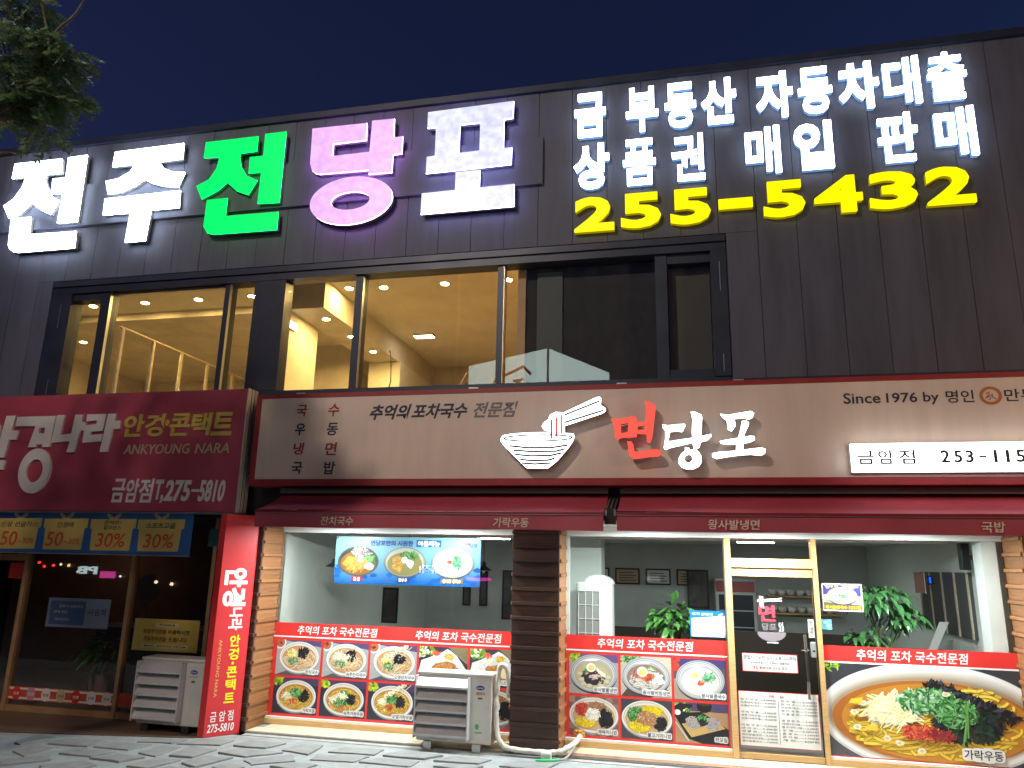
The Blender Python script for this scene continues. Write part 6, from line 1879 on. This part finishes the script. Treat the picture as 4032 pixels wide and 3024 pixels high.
# ------------------------------------------------------------------ street lamps on the near side of the road, out of frame
def street_lamp(base, head, aim, col, strength, size, label):
    t = thing('street_lamp', base, label, 'street lamp', 'street lamps')
    bx, by, bz = base
    hx, hy, hz = head
    MB().tube([(bx, by, bz), (bx, by, hz - 1.0), (bx + (hx - bx) * .3, by + (hy - by) * .3, hz - .1), (hx, hy, hz + .10)], [.11, .08, .06, .05], 12).build('pole', MT['alu'], t, True)
    MB().tube([(bx, by, bz), (bx, by, bz + .5)], [.17, .15], 12).build('pole_base', MT['frame'], t)
    d = (Vector(aim) - Vector(head)).normalized()
    s = d.cross(Vector((0, 0, 1))).normalized()
    u = s.cross(d)
    def slab(c0, c1, w, h):
        mb = MB()
        A = [tuple(Vector(head) + d * c0 + s * w * a + u * h * b) for a, b in ((-1, -1), (1, -1), (1, 1), (-1, 1))]
        B = [tuple(Vector(head) + d * c1 + s * w * a + u * h * b) for a, b in ((-1, -1), (1, -1), (1, 1), (-1, 1))]
        mb.face(B); mb.face(A[::-1])
        for k in range(4):
            mb.face([A[k], A[(k + 1) % 4], B[(k + 1) % 4], B[k]])
        return mb
    slab(-.08, 0, size[0] / 2 + .04, size[1] / 2 + .04).build('lamp_head', MT['alu'], t)
    slab(.001, .008, size[0] / 2, size[1] / 2).build('lens', emit('street_lens', col, strength), t)
street_lamp((-8.0, -16.6, -.2), (-7.0, -13.0, 12.6), (-2.0, -.5, 3.0), (1.0, .84, .70), STREET_MAIN, (.62, .5), 'tall street lamp with pale head across the road')
street_lamp((11.2, -7.4, -.2), (9.8, -7.0, 6.0), (2.5, -.5, 3.2), (1.0, .60, .26), STREET_WARM, (.45, .3), 'street lamp with warm orange head right of the shops')

# ------------------------------------------------------------------ across the road, seen only as reflections in the glass
ob2 = thing('opposite_building', (-10, -24, -.2), 'dark low building across the road', 'building')
MB().box(-45, 25, -32, -21.3, -.2, 8.6).build('wall', MT['shadow_wall'], ob2)
for k in range(22):
    x = -44 + 3.1 * k
    MB().box(x, x + 2.2, -21.3, -21.24, .3, 2.5).build('shop_window', MT['frame'], ob2)
    MB().box(x + .2, x + 2.0, -21.3, -21.24, 4.6, 6.4).build('window', MT['frame'], ob2)
def opp(Y):
    return lambda x, z, d: (-x, Y + d, z)
def glow_sign(body, X0, X1, z0, z1, m, label):
    t = thing('glowing_sign', ((X0 + X1) / 2, -21.2, z0), label, 'sign', 'glowing signs across the road')
    text('lettering', body, t, m, -X1, -X0, z0, z1, opp(-21.2), .03, 0, .02, .04)
    MB().box(X0, X1, -21.236, -21.19, z0 - .08, z0 - .03).build('sign_rail', MT['frame'], t)
glow_sign('영창뮤직!', -10.9, -9.25, 1.66, 2.02, emit('opp_white', (1, 1, 1), 6), 'white glowing music shop sign across the road')
glow_sign('OXYGEN', -1.4, -.86, 1.57, 1.76, emit('opp_pale', (.8, 1, .9), 2.2), 'pale glowing sign in Latin letters across the road')
glow_sign('-', -8.8, -7.75, 1.41, 1.54, emit('opp_pink', (1, .05, .6), 6), 'pink glowing sign across the road')
glow_sign('PB', -27.4, -26.3, 1.26, 1.60, emit('opp_pb', (.8, 1, 1), 5), 'bluish white two letter sign far left across the road')
glow_sign('-', -26.1, -25.3, 1.1, 1.4, emit('opp_mag', (1, .1, .5), 4), 'magenta sign far left across the road')
for k, (x, z, c, r, lab) in enumerate(((-29.5, 1.72, (1, .05, .03), .07, 'upper red lamp of a far left cluster across the road'), (-29.2, 1.55, (1, .05, .03), .07, 'lower red lamp of a far left cluster across the road'), (-28.7, 1.60, (1, .05, .03), .07, 'red lamp right of the far left cluster across the road'), (-28.3, 1.66, (1, .75, .4), .06, 'small warm lamp left of a bluish sign across the road'), (-27.85, 1.62, (1, .6, .2), .07, 'small amber lamp beside a bluish sign across the road'), (-25.0, 1.2, (1, .9, .8), .05, 'small white lamp right of the magenta sign across the road'), (-23.1, 1.0, (1, .75, .45), .08, 'left lamp of a warm pair across the road'), (-22.3, .93, (1, .75, .45), .08, 'right lamp of a warm pair across the road'))):
    t = thing('wall_lamp', (x, -21.2, z), lab, 'lamp', 'small lamps across the road')  # globes stand in for traffic and car lights mirrored in the glass
    MB().box(x - .03, x + .03, -21.236, -21.15, z - .03, z + .03).build('bracket', MT['frame'], t)
    MB().tube([(x, -21.14, z - r), (x, -21.14, z - r * .6), (x, -21.14, z), (x, -21.14, z + r * .6), (x, -21.14, z + r)], [r * .1, r * .8, r, r * .8, r * .1], 12).build('globe', emit('globe_%d' % k, c, 12), t, True)
tl = thing('roof_light_box', (-6, -22, 8.6), 'white glowing corner light box on the roof across the road', 'light box')
plan = [(-9.3, -22.7), (-5.2, -20.4), (-3.06, -24.8), (-7.2, -26.5)]
MB().extrude(*tess([plan]), lambda x, y, d: (x, y, d), 9.0, 10.93, True).build('lit_box', emit('roof_box_face', (.80, 1.0, .95), 4.2), tl)
MB().extrude(*tess([[(x * 1.0 + (x + 6) * .01, y + (y + 23.4) * .01) for x, y in plan]]), lambda x, y, d: (x, y, d), 10.931, 11.05, True).build('box_lid', MT['frame'], tl)
for x, y in ((-8.6, -23.0), (-5.4, -21.6), (-3.5, -24.6)):
    MB().tube([(x, y, 8.0), (x, y, 9.0)], .08, 8).build('post', MT['frame'], tl)
MB().tube([(-5.2, -20.38, 9.0), (-5.2, -20.38, 10.94)], .05, 8).build('corner_trim', MT['frame'], tl)
# red roof mark and letter on the left face (reading from the road)
ea = Vector((-5.2, -20.4, 0)); eb = Vector((-9.3, -22.7, 0))
du = (eb - ea).normalized(); nn = Vector((du.y, -du.x, 0))
if nn.y < 0:
    nn = -nn
def PL(x, z, d):
    q = ea + du * x + nn * d
    return (q.x, q.y, z)
mb = MB()
ribbon(mb, [(.9, 9.95), (1.35, 10.35), (3.0, 10.0), (3.15, 9.75)], .14, PL, .03)
mb.build('roof_mark', emit('roof_red', (1, .08, .02), .6), tl)
text('lettering', '조', tl, MT['dark_text'], 1.25, 2.0, 9.35, 9.85, PL, .03, 0, .03)
